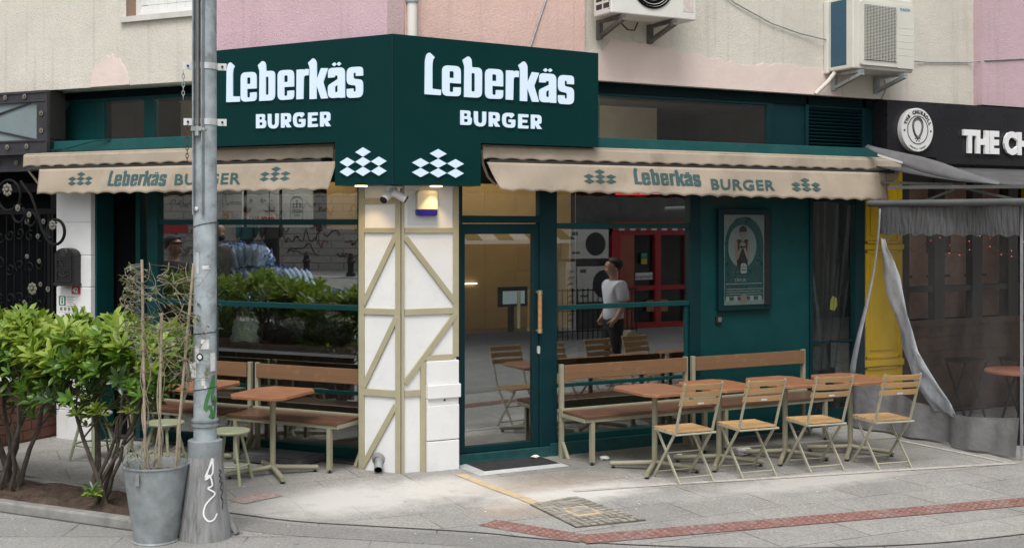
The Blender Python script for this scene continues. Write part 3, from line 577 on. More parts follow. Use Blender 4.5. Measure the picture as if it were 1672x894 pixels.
# solved corner of the two face planes; each face is a T-shaped board with real depth
bR = MB(); bR.prism([(-.198,2.597),(.663,2.597),(.663,2.988),(1.92,2.988),(1.92,3.885),(-.198,3.915)], lambda x,z,t:(x,t,z), -DR, -.06)
bR.build('face_panel', m_sign, sg)
bL = MB(ML); bL.prism([(.107,2.597),(-.493,2.597),(-.493,2.986),(-2.0,2.986),(-2.0,3.885),(.107,3.915)], lambda x,z,t:(x,t,z), -DLs, -.08)
bL.build('face_panel', m_sign, sg)
b = MB(); b.bar((-.1985,-.2815,2.597),(-.1985,-.2815,3.915),.012,.012,(1,1,0)); b.build('corner_trim', m_tealdk, sg)
bv = brand_vf(.012, -.0022); uv = burger_vf(.012, -.002)
def on(F, x0, z0, d, sx=1): return lambda x,y,z: (x0+x*sx, d-.008-.004+z*-1, z0+y)
for F, x0, d in ((IDM,.0998,-DR),(ML,-1.699,-DLs)):
    zz = 3.399 if F is IDM else 3.392
    mb = MB(F); mb.mesh(bv, on(F, x0, zz, d, 1 if F is IDM else .98)); mb.build('brand_lettering', m_letter, sg)
    mb = MB(F); mb.mesh(uv, on(F, x0, zz, d, 1 if F is IDM else .98)); mb.build('burger_lettering', m_letter, sg)
ev = shape_vf(emblem_outlines(.171,.0855,.95), .012)
mb = MB(); mb.mesh(ev, lambda x,y,z: (.234+x, -DR-.012-z, 2.793+y)); mb.build('diamond_emblem', m_letter, sg)
mb = MB(ML); mb.mesh(ev, lambda x,y,z: (-.19+x*.96, -DLs-.012-z, 2.803+y)); mb.build('diamond_emblem', m_letter, sg)
m_lamp = glow('warm lamp face', (1.,.72,.36), 5)
for i, (x, y, tgt) in enumerate(((.28,-.145,None),(-.345,.10,None))):
    b = MB(); b.lathe([(.055,2.597),(.055,2.588),(.045,2.587)], (x,y,0), 18); o = b.build('downlight', m_lamp, sg)
    ld = bpy.data.lights.new('downlight_beam', 'SPOT'); ld.energy = 5; ld.color = (1,.66,.28); ld.spot_size = rad(88); ld.spot_blend = .6; ld.shadow_soft_size = .03
    lo = bpy.data.objects.new('downlight_beam', ld); COL.objects.link(lo); lo.location = (x, y, 2.575)
    n_ = Vector((0,.13,-1)) if i == 0 else (ML.to_3x3()@Vector((0,.13,-1))); lo.rotation_euler = n_.to_track_quat('-Z','Y').to_euler()
# ================================================================ AWNINGS
def awning(F, x0, x1, lx0, lx1, label, lettering, emb, flip):
    c = F@Vector(((x0+x1)/2,-.15,2.6)); t = thing('awning', label, 'awning', c, 'scalloped awnings of the burger shop')
    rr = random.Random(3 if flip else 5)
    b = MB(F); b.prism([(-.02,2.93),(-.02,2.988),(-.16,2.992),(-.205,2.978),(-.205,2.955),(-.16,2.945)], lambda y,z,q:(q,y,z), x0, x1); b.build('cassette', m_can, t)
    n = int((x1-x0)/.0245); rows = []
    def scal(x): return .02*abs(math.sin(math.pi*(x-x0)/.205))**.8
    for j in range(7):
        r_ = []
        for i in range(n+1):
            x = x0+(x1-x0)*i/n; v = j/6
            zb = 2.838+scal(x); z = 2.968+(zb-2.968)*v
            r_.append((x, -.212-.012*v+.006*math.sin(x*7.1+1)*v+.004*math.sin(x*17)*v, z))
        rows.append(r_)
    b = MB(F); b.sheet(rows); b.build('pelmet', m_can, t, solid=.003)
    b = MB(F); b.box(x0+.06,x1-.12,-.235,-.05,2.815,2.845); b.build('front_bar', M('dark awning bar',(.035,.033,.032),.5), t)
    n = int((lx1-lx0)/.0245); rows = []
    for j in range(11):
        r_ = []
        for i in range(n+1):
            v = j/10; u = i/n
            xa = (lx0 if not flip else lx0)+v*.10*(1 if not flip else .3)*(1-u); x = xa+(lx1-xa)*u-(.045*v*u if flip else 0.0)
            zb = 2.548+.02*abs(math.sin(math.pi*(x-lx0)/.215))**.8-(.05*u if not flip else 0); z = 2.818+(zb-2.818)*v
            sag = .018*math.sin(x*3.3+.6+v)+.010*math.sin(x*8.7+v*3)
            r_.append((x, -.245-.06*v+sag*v, z))
        rows.append(r_)
    b = MB(F); b.sheet(rows); lf = b.build('drop_cloth', m_can, t, solid=.003)
    def on_cloth(x, z):
        v = (2.818-z)/.26; return -.245-.06*v+(.018*math.sin(x*3.3+.6+v)+.010*math.sin(x*8.7+v*3))*v-.0055
    mb = MB(F); bx, bz, bs = lettering[0]
    mb.mesh(brand_vf(.001), lambda x,y,z: (bx+x*bs, on_cloth(bx+x*bs, bz+y*bs*lettering[2])+z*.3, bz+y*bs*lettering[2]))
    ux, uz, us = lettering[1]
    tv = text_vf('BURGER', us, .001, .004, 1.12); wdt = max(p[0] for p in tv[0]); k = lettering[3]/wdt
    mb.build('brand_lettering', m_print, lf); mb = MB(F)
    mb.mesh(tv, lambda x,y,z: (ux+x*k, on_cloth(ux+x*k, uz+y)+z*.3, uz+y)); mb.build('burger_lettering', m_print, lf)
    for ex, ez, ew in emb:
        mb = MB(F); mb.mesh(shape_vf(emblem_outlines(ew,.046,.98), .001), lambda x,y,z: (ex+x, on_cloth(ex+x, ez+y)+z*.3, ez+y)); mb.build('emblem', m_print, lf)
    for xe, sg_ in ((x0,1),(x1,-1)):
        rows = []
        for j in range(9):
            a = j/8*math.pi*.75; rows.append([(xe+sg_*.012*s_, -.205+.19*math.sin(a)*0-.01+.05*j/8, 2.975-.40*(j/8)*.6+0*s_) for s_ in (0,1)])
        b = MB(F); b.tube([(xe-sg_*.0,-.2,2.93),(xe+sg_*.03,-.16,2.80),(xe+sg_*.10,-.12,2.69),(xe+sg_*.20,-.08,2.62)], .013, 6); b.build('fabric_edge', m_can, t)
    return t
aw_r = awning(IDM, .716, 5.944, .745, 5.685, 'beige scalloped awning over the door with green Leberkäs Burger print', ((2.334,2.642,.511),(3.235,2.606,.145),.83,.845), ((1.946,2.708,.127),(4.495,2.672,.128)), False)
b = MB(); rows = []
for j in range(13):
    a = -math.pi/2+j/12*math.pi*1.25; rows.append([(5.70+k_*.03, -.10-.09*math.cos(a), 2.82+.085*math.sin(a)) for k_ in range(9)])
b.sheet(rows); b.build('rolled_cloth', m_can, aw_r, solid=.004)
aw_l = awning(ML, -4.45, -.585, -4.19, -.53, 'beige scalloped awning left of the sign, its print cut by the pole', ((-3.213,2.632,.485),(-2.375,2.632,.145),.86,.79), ((-3.60,2.712,.112),(-1.185,2.716,.12)), True)
# ================================================================ FURNITURE
def make_bench(Lb=1.5):
    t = thing('slatted_bench', 'x', 'bench', local=True)
    dp = .47
    b = MB()
    b.box(-Lb/2,Lb/2,.0,.025,.455,.48) if 0 else None
    b.box(-Lb/2,Lb/2,-dp+.02,-dp+.05,.405,.44); b.box(-Lb/2,Lb/2,-.05,-.02,.405,.485)
    b.box(-Lb/2,-Lb/2+.03,-dp+.05,-.05,.405,.44); b.box(Lb/2-.03,Lb/2,-dp+.05,-.05,.405,.44); b.box(-.015,.015,-dp+.05,-.05,.405,.435)
    b.build('seat_frame', m_frame, t, bevel=.003)
    b = MB()
    b.box(-Lb/2+.004,Lb/2-.004,-dp+.005,-dp/2-.008,.442,.468); b.box(-Lb/2+.004,Lb/2-.004,-dp/2-.004,-.055,.442,.468); b.build('seat', w_seat, t, bevel=.003)
    b = MB(); b.box(-Lb/2+.035,Lb/2-.035,-.048,-.022,.76,.90); b.build('backrest', w_bench, t, bevel=.004)
    for s_ in (-1,1):
        b = MB(); x = s_*(Lb/2-.02); b.box(x-.02,x+.02,-.02,.02,.0,.905)
        b.bar((x,-.02,.16),(x,-.13,.01),.03,.03,(1,0,0)); b.box(x-.02,x+.02,-.15,-.09,0,.012); b.build('back_post', m_frame, t, bevel=.002)
        b = MB(); x = s_*(Lb/2-.10) ; b.box(x-.02,x+.02,-dp+.02,-dp+.06,.035,.405); b.mat(1); b.lathe([(.008,.012),(.008,.035)], (x,-dp+.04,0), 8); b.lathe([(.019,0),(.019,.012)], (x,-dp+.04,0), 10); b.build('front_leg', [m_frame, m_black], t)
    return t
bench0 = make_bench()
def put(o0, used, world=None, F=IDM, xy=(0,0), rz=0, label=None, group=None, z=0):
    o = o0 if not used else copy_tree(o0)
    p = F@Vector((xy[0],xy[1],0)); o.location = (p.x, p.y, z)
    o.rotation_euler = (0,0,(AL if F is ML else 0)+rz)
    if label: o['label'] = label
    if group: o['group'] = group
    return o
gb = 'wooden benches along the shop windows'
put(bench0, False, F=IDM, xy=(2.37,-.06), label='wooden bench under the right window, nearest the glass door', group=gb)
put(bench0, True, F=IDM, xy=(3.925,-.06), label='wooden bench in front of the teal wall below the framed poster', group=gb)
bench1 = make_bench(1.25)
put(bench1, False, F=ML, xy=(-1.12,.17), label='wooden bench whose end is hidden behind the white pillar', group=gb)
put(bench1, True, F=ML, xy=(-2.42,.17), label='wooden bench left of the pole, mostly hidden by plant and pole', group=gb)
def make_table():
    t = thing('cafe_table', 'x', 'table', local=True)
    w, d, c = .285, .35, .11
    po = [(-w+c*.8,-d),(w-c*.8,-d),(w,-d+c),(w,d-c),(w-c*.8,d),(-w+c*.8,d),(-w,d-c),(-w,-d+c)]
    b = MB(); b.prism(po, lambda x,y,z:(x,y,z), .722, .75); b.build('tabletop', w_table, t, bevel=.004)
    b = MB(); b.tube([(0,0,.07),(0,0,.715)], .026, 14); b.box(-.2,.2,-.02,.02,.700,.7215); b.box(-.02,.02,-.2,.2,.699,.7205); b.build('column', m_frame, t)
    for a in (45,135,225,315):
        dx, dy = math.cos(rad(a)), math.sin(rad(a)); b = MB()
        b.tube([(dx*.0,dy*.0,.085),(dx*.05,dy*.05,.075),(dx*.41,dy*.41,.045)], .023, 10); b.mat(1); b.lathe([(.02,0),(.02,.014),(.009,.016),(.009,.03)], (dx*.385,dy*.385,0), 10); b.build('foot', [m_frame, m_black], t)
    return t
tab0 = make_table(); gt = 'orange topped cafe tables outside'
put(tab0, False, xy=(2.10,-.96), label='orange table at the left end of the right row, nearest the door', group=gt)
put(tab0, True, xy=(2.80,-1.00), rz=rad(1.5), label='orange table behind the first folding chair from the door', group=gt)
put(tab0, True, xy=(3.53,-1.08), rz=rad(-2), label='orange table between the second and third folding chairs', group=gt)
put(tab0, True, xy=(4.25,-1.20), rz=rad(-3), label='orange table at the right end, in front of the clear plastic curtain', group=gt)
put(tab0, True, F=ML, xy=(-1.0,-.56), rz=rad(4), label='orange table between the pole and the white pillar', group=gt)
put(tab0, True, F=ML, xy=(-1.95,-.42), rz=rad(2), label='orange table half hidden behind the pole and dry vines', group=gt)
m_cframe = M('pale khaki steel', (.39,.38,.29), .4, var=.1, scale=9, spec=.4)
def make_chair():
    t = thing('folding_chair', 'x', 'chair', local=True)
    # local +y looks to the table
    b = MB()
    for i in range(6):
        y = -.155+i*.062; b.box(-.20,.20,y-.0225,y+.0225,.442+.004*(i==5),.458)
    b.build('seat', w_chair, t, bevel=.003)
    def back_y(z): return -.17-(z-.44)*.36
    b = MB()
    for z in (.715,.785,.855):
        zz = (z-.024, z+.026); y0 = back_y(z)+.012
        rows = []
        b.prism([(-.205,-.004),(-.1,.010),(.1,.010),(.205,-.004),(.205,.012),(.1,.026),(-.1,.026),(-.205,.012)], lambda x,y,q:(x, y0-y+.0-(q-z)*.36, q), zz[0], zz[1])
    b.build('backrest', w_chair, t, bevel=.003)
    for s_ in (-1,1):
        b = MB(); b.bar((s_*.188,back_y(.89),.89),(s_*.188,-.17,.44),.010,.026,(0,1,.3)); b.bar((s_*.188,-.17,.445),(s_*.188,.20,.0),.010,.026,(0,1,.3)); b.build('back_leg', m_cframe, t)
        b = MB(); b.bar((s_*.172,.165,.435),(s_*.172,-.215,.0),.010,.026,(0,1,.3)); b.box(s_*.172-.006,s_*.172+.018,-.235,-.205,0,.008); b.build('front_leg', m_cframe, t)
        b = MB(); b.bar((s_*.197,-.215,.434),(s_*.197,.16,.434),.012,.018); b.build('seat_rail', m_cframe, t)
    for x_, y_, z_, r_ in ((.2,-.212,.434,.009),(.172,-.175,.055,.006),(.172,.0,.245,.006),(.188,.155,.055,.006)): b = MB(); b.tube([(-x_,y_,z_),(x_,y_,z_)], r_, 8); b.build('crossbar', m_cframe, t)
    b = MB(); b.box(-.03,.03,back_y(.715)-.0145,back_y(.715)-.012,.70,.718); b.build('plate', m_alu, t)
    return t
ch0 = make_chair(); gc = 'folding slatted chairs along the tables'
for i, (x, y, r_, lb) in enumerate(((2.12,-1.375,-4,'folding slatted chair nearest the door, at the front of the row'),(2.755,-1.46,-6,'second folding slatted chair from the door, two tables behind it'),(3.475,-1.55,-9,'third folding slatted chair from the door, in front of the second bench'),(4.13,-1.735,-10,'folding slatted chair nearest the clear plastic curtain, at the far right end'))):
    put(ch0, i > 0, xy=(x,y), rz=rad(r_), label=lb, group=gc)
m_stool = M('sage green stool paint', (.33,.36,.23), .4, var=.06)
def make_stool():
    t = thing('round_stool', 'x', 'stool', local=True)
    b = MB(); b.lathe([(.16,.43),(.175,.437),(.178,.450),(.172,.458),(0.001,.46)], (0,0,0), 28); b.build('seat', m_stool, t)
    for a in (45,135,225,315):
        dx, dy = math.cos(rad(a)), math.sin(rad(a)); b = MB(); b.tube([(dx*.10,dy*.10,.435),(dx*.215,dy*.215,.0)], .014, 8); b.build('leg', m_stool, t)
    b = MB(); b.tube([(.165*math.cos(a_/20*2*math.pi), .165*math.sin(a_/20*2*math.pi), .16) for a_ in range(21)], .009, 6, False); b.build('foot_ring', m_stool, t)
    return t
st0 = make_stool()
put(st0, False, F=ML, xy=(-1.17,-.95), rz=.3, label='sage green round stool beside the pole base', group='round stools by the left window')
put(st0, True, F=ML, xy=(-1.98,-.86), rz=.1, label='sage green round stool seen behind the dry vine canes', group='round stools by the left window')
ws = copy_tree(st0); put(ws, False, F=ML, xy=(-2.98,-.72), label='pale round stool behind the bushes near the low brick wall', group='round stools by the left window')
# loose slab under the left bench, papers, mat, pipe
m_slate = M('grey resin slab', (.075,.077,.08), .6, var=.3, scale=12, dirt=(.16,.155,.15))
t = thing('loose_slab', 'dark grey flat slab with raised rim lying under the left bench', 'slab', ML@Vector((-1.35,-.02,0)))
b = MB(ML); b.box(-1.80,-.95,-.22,.2,.02,.075); b.mat(1); b.box(-1.74,-1.01,-.16,.14,.076,.082); b.build('slab', [m_slate, M('slab top',(.11,.112,.115),.6)], t, bevel=.006)
dm = thing('door_mat', 'ribbed black doormat with silver metal edging before the glass door', 'doormat', (1.05,-.2,0))
b = MB()
fr = [(.585,-.42),(1.515,-.42),(1.515,.065),(.585,.065)]; inn = [(.665,-.355),(1.455,-.355),(1.455,.035),(.665,.035)]
for i in range(4):
    j = (i+1)%4; b._add([(*fr[i],.006),(*fr[j],.006),(*inn[j],.024),(*inn[i],.024)], [(0,1,2,3)]); b._add([(*fr[i],.004),(*fr[j],.004),(*fr[j],.006),(*fr[i],.006)], [(0,1,2,3)])
b.build('frame', m_alu, dm)
b = MB(); b.box(.665,1.455,-.355,.035,.006,.014)
for i in range(20): y = -.348+i*.0193; b.box(.667,1.453,y,y+.010,.014,.020)
b.build('ribs', M('black rubber ribs',(.035,.034,.034),.8,var=.3,scale=20), dm)
m_paper = M('white paper', (.75,.75,.73), .8, var=.05)
def crumple(name, x, y, s, label, z=.005, seed=0, cat='litter'):
    rr = random.Random(seed); b = MB(); b.ball((x,y,z+s*.35), (s,s*.75,s*.4), 9, 6); b.v = [v+Vector((rr.uniform(-1,1),rr.uniform(-1,1),rr.uniform(-.6,.6)))*s*.22 for v in b.v]
    for v in b.v: v.z = max(v.z, z)
    b.sm = [False]*len(b.sm); return tag(b.build(name, m_paper), label, cat, 'crumpled paper on the pavement')
crumple('crumpled_paper', 1.96, -.33, .05, 'crumpled white paper on the floor beside the bench leg', seed=1)
crumple('crumpled_paper', 1.37, -.02, .04, 'scrap of white tissue on the doormat edge against the threshold', z=.024, seed=2)
crumple('crumpled_paper', 3.28, -.75, .10, 'crumpled grey paper under the third table', seed=3)
crumple('crumpled_paper', 2.62, -.62, .055, 'small crumpled paper between the first two table bases', seed=4)
rr = random.Random(21); b = MB()
for i in range(70):
    x, y = rr.uniform(-.6,4.4), rr.uniform(-2.9,-.3)
    if .3 < x < 1.0 and -2.5 < y < -1.5: continue
    if y > -.35 and x < .6: continue
    s_ = rr.uniform(.004,.014); a = rr.random()*6
    b.poly([(x+s_*math.cos(a+q)*rr.uniform(.6,1.2), y+s_*math.sin(a+q)*rr.uniform(.6,1.2), .0075) for q in (0,1.6,3.1,4.7)])
struct(b.build('litter_specks', m_paper), 'stuff')
t = thing('drain_pipe', 'short grey drain pipe poking out at the foot of the pillar', 'drain pipe', ML@Vector((-.26,-.1,0)))
b = MB(ML); p0, p1 = Vector((-.235,.0,.115)), Vector((-.165,-.125,.042)); b.tube([p0,p1], .037, 18, False); b.mat(1); b.tube([p0,p1+Vector((-.003,.006,.003))], .032, 18, False); b.lathe([(.032,0),(.0005,.001)], p0*.6+p1*.4, 12, (p0-p1), False); b.mat(2); b.lathe([(.07,0),(.055,.02),(.04,.03)], (-.235,-.001,.112), 16, (0.1,-1,-.3), False); b.build('pipe', [m_zinc, m_recess, m_concrete], t)
# ================================================================ STREET POLE
P = Vector((-2.106,-1.384,0))
sp = thing('street_pole', 'grey street pole with graffiti, stickers, clamps and a flared concrete foot', 'pole', P)
m_pole = M('weathered pole paint', (.33,.375,.395), .55, var=.25, scale=9, dirt=(.12,.125,.12), dirt_amt=.95, dscale=7, bump=.25, bscale=14, spec=.3)
b = MB(); b.lathe([(.082,.6),(.083,2.4),(.078,5.6)], P, 32); b.build('shaft', m_pole, sp)
m_conc2 = M('stained concrete foot', (.25,.255,.255), .85, var=.25, scale=4, sc=(5,5,.5), dirt=(.07,.068,.065), dirt_amt=.85, dscale=3.5, spec=.2)
b = MB(); b.lathe([(.185,0),(.182,.03),(.155,.25),(.125,.55),(.112,.688),(.096,.69)], P, 30); b.build('foot', m_conc2, sp)
b = MB(); b.lathe([(.118,.53),(.1215,.54),(.1215,.70),(.113,.705)], P, 30); b.build('foot_collar', m_galv, sp)
b = MB(); b.box(P.x+.13,P.x+.26,P.y-.05,P.y+.04,.0,.02); b.bar((P.x+.15,P.y-.02,.16),(P.x+.22,P.y-.05,.02),.05,.03); b.build('foot_wedge', m_conc2, sp)
for z in (.80,.835):
    b = MB(); b.lathe([(.083,z),(.095,z+.003),(.095,z+.017),(.083,z+.02)], P, 30); b.build('clamp_ring', m_galv, sp)
toC = (Vector((-4.255,-10.1345,0))-P); toC.z = 0; toC.normalize(); rt = Vector((-toC.y, toC.x, 0))      # along the viewer-facing side and to its right
def onp(ang, r, z): return P+toC*math.cos(ang)*r+rt*math.sin(ang)*r+Vector((0,0,z))
# cable guard channel and threaded conduit on the shaft
ca = -.55
def chan(r, w, z0, z1): 
    c = onp(ca, r, 0); d = (onp(ca,1,0)-P).normalized(); s_ = Vector((-d.y,d.x,0)); return c, d, s_
c, d, s_ = chan(.086,0,0,0)
b = MB()
for w_ in (-.036,.036): b.bar(c+s_*w_+Vector((0,0,2.32)), c+s_*w_+Vector((0,0,5.6)), .010, .04, d)
b.bar(c-d*.012+Vector((0,0,2.32)), c-d*.012+Vector((0,0,5.6)), .066, .008, d); b.build('cable_channel', m_galv, sp)
b = MB()
b.tube([c+d*.012+Vector((0,0,2.94)), c+d*.012+Vector((0,0,5.6))], .013, 10)
for i in range(150): z = 2.96+i*.012; b.lathe([(.0165,0),(.0165,.006)], c+d*.012+Vector((0,0,z)), 10)
b.build('flexible_conduit', M('grey steel conduit',(.23,.23,.22),.45,metal=.5), sp)
b = MB(); b.bar(c+s_*-.045+d*.015+Vector((0,0,2.93)), c+s_*.045+d*.015+Vector((0,0,2.93)), .03,.03); b.tube([c+d*.015+Vector((0,0,2.88)),c+d*.015+Vector((0,0,2.95))], .02, 8); b.tube([c+s_*.05+d*.03+Vector((0,0,2.925)), c+s_*.085+d*.05+Vector((0,0,2.915))], .012, 8); b.build('conduit_clamp', m_zinc, sp)
for z in (2.985,3.385):
    b = MB(); b.lathe([(.086,z-.022),(.088,z-.022),(.088,z+.022),(.086,z+.022)], P, 24)
    for sg_ in (-1,1): b.bar(onp(sg_*1.57,.085,z), onp(sg_*1.57,.15,z), .012, .05); 
    b.mat(1)
    for sg_ in (-1,1): q = onp(sg_*1.57,.12,z)+toC*.004; b.tube([q, q+toC*.016], .009, 6)
    b.build('band_clamp', [m_alu, m_black], sp)
def chain(p0, n, mat):
    b = MB()
    for i in range(n):
        c_ = p0-Vector((0,0,i*.030)); a = (rt if i%2 else toC)
        pts = [c_+a*.009*math.cos(q/10*2*math.pi)+Vector((0,0,.019*math.sin(q/10*2*math.pi))) for q in range(11)]
        b.tube(pts, .0032, 5, False)
    return b.build('chain', mat, sp)
chain(onp(-1.57,.152,3.34), 7, m_zinc); chain(onp(-1.57,.125,2.95), 9, m_rust)
def wrap(mb, a0, a1, z0, z1, r, n=6):
    rows = [[tuple(onp(a0+(a1-a0)*i/n, r, z)) for i in range(n+1)] for z in (z0,z1)]; mb.sheet(rows)
b = MB(); wrap(b,-1.57,1.57,2.60,4.0,.0845,10)
b = MB()
for a0,a1,z0,z1,k in ((.45,1.0,1.20,1.33,0),(-.35,.35,1.36,1.43,0),(-.95,-.55,1.26,1.38,0),(-.1,.12,1.075,1.10,0),(-.3,0,1.10,1.16,0),(-.25,.4,1.93,1.955,0),(-.8,-.55,1.9,2.05,1)):
    b.mat(k); wrap(b,a0,a1,z0,z1,.0846)
b.build('torn_sticker', [M('torn paper sticker',(.66,.66,.64),.8,var=.15,scale=30,dirt=(.4,.42,.42),dirt_amt=.7,dscale=14), M('grey peeled patch',(.48,.5,.5),.8)], sp)
b = MB(); q = onp(-.45,.0855,1.305); b.lathe([(.026,0),(.026,.0012)], q, 16, onp(-.45,1,0)-P); b.mat(1); b.lathe([(.016,.0013),(.013,.0018)], q, 14, onp(-.45,1,0)-P); b.build('round_sticker', [m_black, m_paper], sp)
b = MB(); q = onp(-.75,.088,2.36); b.lathe([(.017,0),(.017,.004),(.008,.010)], q, 12, onp(-.75,1,0)-P); b.build('bolt_cap', m_alu, sp)
for zz, tilt in ((2.245,.02),(1.47,.01),(1.07,.015)): b = MB(); b.tube([onp(a_/12*2*math.pi,.0865,zz+tilt*math.sin(a_/12*2*math.pi+.5)) for a_ in range(13)], .003, 5, False); b.build('tie_wire', m_black, sp)
# graffiti on the shaft and on the foot, laid along the surface
def foot_r(z): return .185+(.112-.185)*min(1,z/.688) if z > .03 else .184
def graff(mb, pts, w, rf):
    pts = smooth_line(pts, 5); rows = []
    for i, p in enumerate(pts):
        dd = (pts[min(i+1,len(pts)-1)]-pts[max(i-1,0)]); dd = dd.normalized() if dd.length else Vector((1,0)); nn = Vector((-dd.y,dd.x))*w/2
        r_ = []
        for sg_ in (-1,1):
            q = p+nn*sg_; r_.append(tuple(onp(q.x/rf(q.y), rf(q.y)+.0022, q.y)))
        rows.append(r_)
    mb.sheet(rows)
b = MB(); graff(b, [(.0,.46),(.05,.56),(.05,.48),(.0,.44),(.03,.47),(.05,.40),(.02,.38),(.07,.34),(.03,.30),(.0,.26),(-.01,.20),(.02,.155),(.06,.16),(.085,.20)], .012, foot_r); graff(b, [(.01,.47),(.05,.585),(.055,.50)], .011, foot_r)
b.build('white_graffiti', M('white spray paint',(.74,.75,.75),.6,var=.05), sp)
b = MB(); graff(b, [(.105,.50),(.13,.48),(.105,.46),(.13,.44),(.11,.42),(.135,.40),(.115,.37),(.14,.34),(.12,.31),(.14,.28),(.13,.22)], .008, foot_r); b.build('black_graffiti', m_black, sp)
rs = lambda z: .083
b = MB()
graff(b, [(.0,.93),(.012,1.0),(.035,1.07),(.055,1.13),(.065,1.16)], .026, rs); graff(b, [(.065,1.17),(.066,1.08),(.05,1.02),(.06,.98),(.075,1.02)], .02, rs); graff(b, [(.0,.92),(.03,.95),(.05,.90),(.055,.865),(.08,.93),(.085,1.0)], .024, rs); graff(b, [(.03,.87),(.045,.90),(.05,.93)], .02, rs)
b.build('green_graffiti', M('green spray paint',(.05,.18,.05),.6,var=.15,scale=20), sp)
b = MB(); graff(b, [(.045,.965),(.06,.97),(.05,.985),(.065,.99)], .004, rs); graff(b, [(.04,.95),(.075,.965)], .004, rs); b.build('black_graffiti', m_black, sp)
# plastic garland strip and trellis tied to the pole's right edge
b = MB(); a_ = 1.25
for z0, z1 in ((1.93,2.27),(1.28,1.66)):
    for k_ in range(3): b.tube([onp(a_-.1+.13*k_,.093,z0), onp(a_-.1+.13*k_,.093,z1)], .0022, 4)
    n_ = int((z1-z0)/.022)
    for i in range(n_): b.tube([onp(a_-.13,.093,z0+i*.022), onp(a_+.2,.093,z0+i*.022)], .0018, 4)
b.build('trellis_strip', M('dark green plastic mesh',(.02,.06,.05),.5), sp)
rr = random.Random(9); b = MB()
for i in range(260):
    z = rr.uniform(1.62,2.14); q = onp(1.45+rr.uniform(-.15,.15), .1+rr.uniform(-.012,.02), z); dv = Vector((rr.uniform(-1,1),rr.uniform(-1,1),rr.uniform(-1,1))).normalized()*.018; e = dv.cross(Vector((rr.uniform(-1,1),rr.uniform(-1,1),1))).normalized()*.0025
    b.poly([q-e,q+dv,q+e])
b.build('tinsel_garland', M('green tinsel',(.03,.06,.04),.5,var=.3), sp)
lf_ = thing('paper_note', 'small folded white paper tucked against the left edge of the street pole', 'paper', onp(-1.2,.1,1.2))
b = MB(); c0 = onp(-1.15,.088,1.21); b.poly([c0+rt*-.03+Vector((0,0,.06)), c0+rt*.03+toC*.02+Vector((0,0,.055)), c0+rt*.028+toC*.02+Vector((0,0,-.055)), c0+rt*-.015+Vector((0,0,-.06))]); b.build('sheet', m_paper, lf_, solid=.0015)
# ================================================================ BUCKET AND DRY VINE
Bk = Vector((-2.44,-1.32,0))
bk = thing('metal_bucket', 'tall galvanised bucket used as planter beside the street pole', 'bucket', Bk)
b = MB(); b.lathe([(.158,0),(.160,.006),(.150,.015),(.228,.535),(.236,.54),(.236,.552),(.228,.552),(.220,.535),(.210,.47)], Bk, 36, cap=False); b.lathe([(.0005,.004),(.158,.004)], Bk, 36, cap=False); b.build('body', m_galv, bk)
b = MB(); b.lathe([(.213,.48),(.0005,.495)], Bk, 24, cap=False); b.build('soil', M('dry soil',(.075,.055,.04),.95,var=.4,scale=20,bump=.6,bscale=30), bk)
b = MB(); q = Bk+toC*.2-rt*.12+Vector((0,0,.5)); b.box(q.x-.012,q.x+.012,q.y-.02,q.y+.01,.44,.52); b.build('handle_lug', m_zinc, bk)
vn = thing('dried_vine', 'dry leggy vine twined round three canes in the metal bucket', 'potted plant', Bk+Vector((0,0,.49)))
m_cane = M('bamboo cane', (.36,.29,.21), .7, var=.2, scale=20); m_twig = M('dry grey twig', (.27,.23,.175), .85, var=.3, scale=25)
def bk_p(r_, f_, z): return Bk+rt*r_+toC*f_+Vector((0,0,z))
for x0, x1, zt in ((-.07,-.095,2.0),(.02,.04,1.62),(.13,.26,1.97)):
    b = MB(); b.tube([bk_p(x0,.0,.48), bk_p((x0+x1)/2,.02,.48+(zt-.48)*.5), bk_p(x1,.01,zt)], .010, 8); b.build('cane', m_cane, vn)
rr = random.Random(12); b = MB(); tips = []; ltips = []
canes = ((-.07,-.095,2.0),(.02,.04,1.62),(.13,.26,1.97))
for x0, x1, zt in canes:                                            # shoots twined tightly round the canes
    for q in range(3):
        ph = rr.random()*6; tw = rr.uniform(7,12); pts = []; top = min(zt, rr.uniform(1.25,1.9)); amp = rr.uniform(.012,.03)
        for j in range(40):
            z = .49+(top-.49)*j/39; u = (z-.48)/(zt-.48); r_ = amp*(1+.6*math.sin(z*5+ph))
            pts.append(bk_p(x0+(x1-x0)*u+r_*math.cos(z*tw+ph)+.02*(1-u)*math.sin(ph), r_*math.sin(z*tw+ph)+.01, z))
        r0 = rr.uniform(.004,.008); b.tube(pts, [r0*(1-.45*j/40) for j in range(40)], 5); tips += pts[24::5]
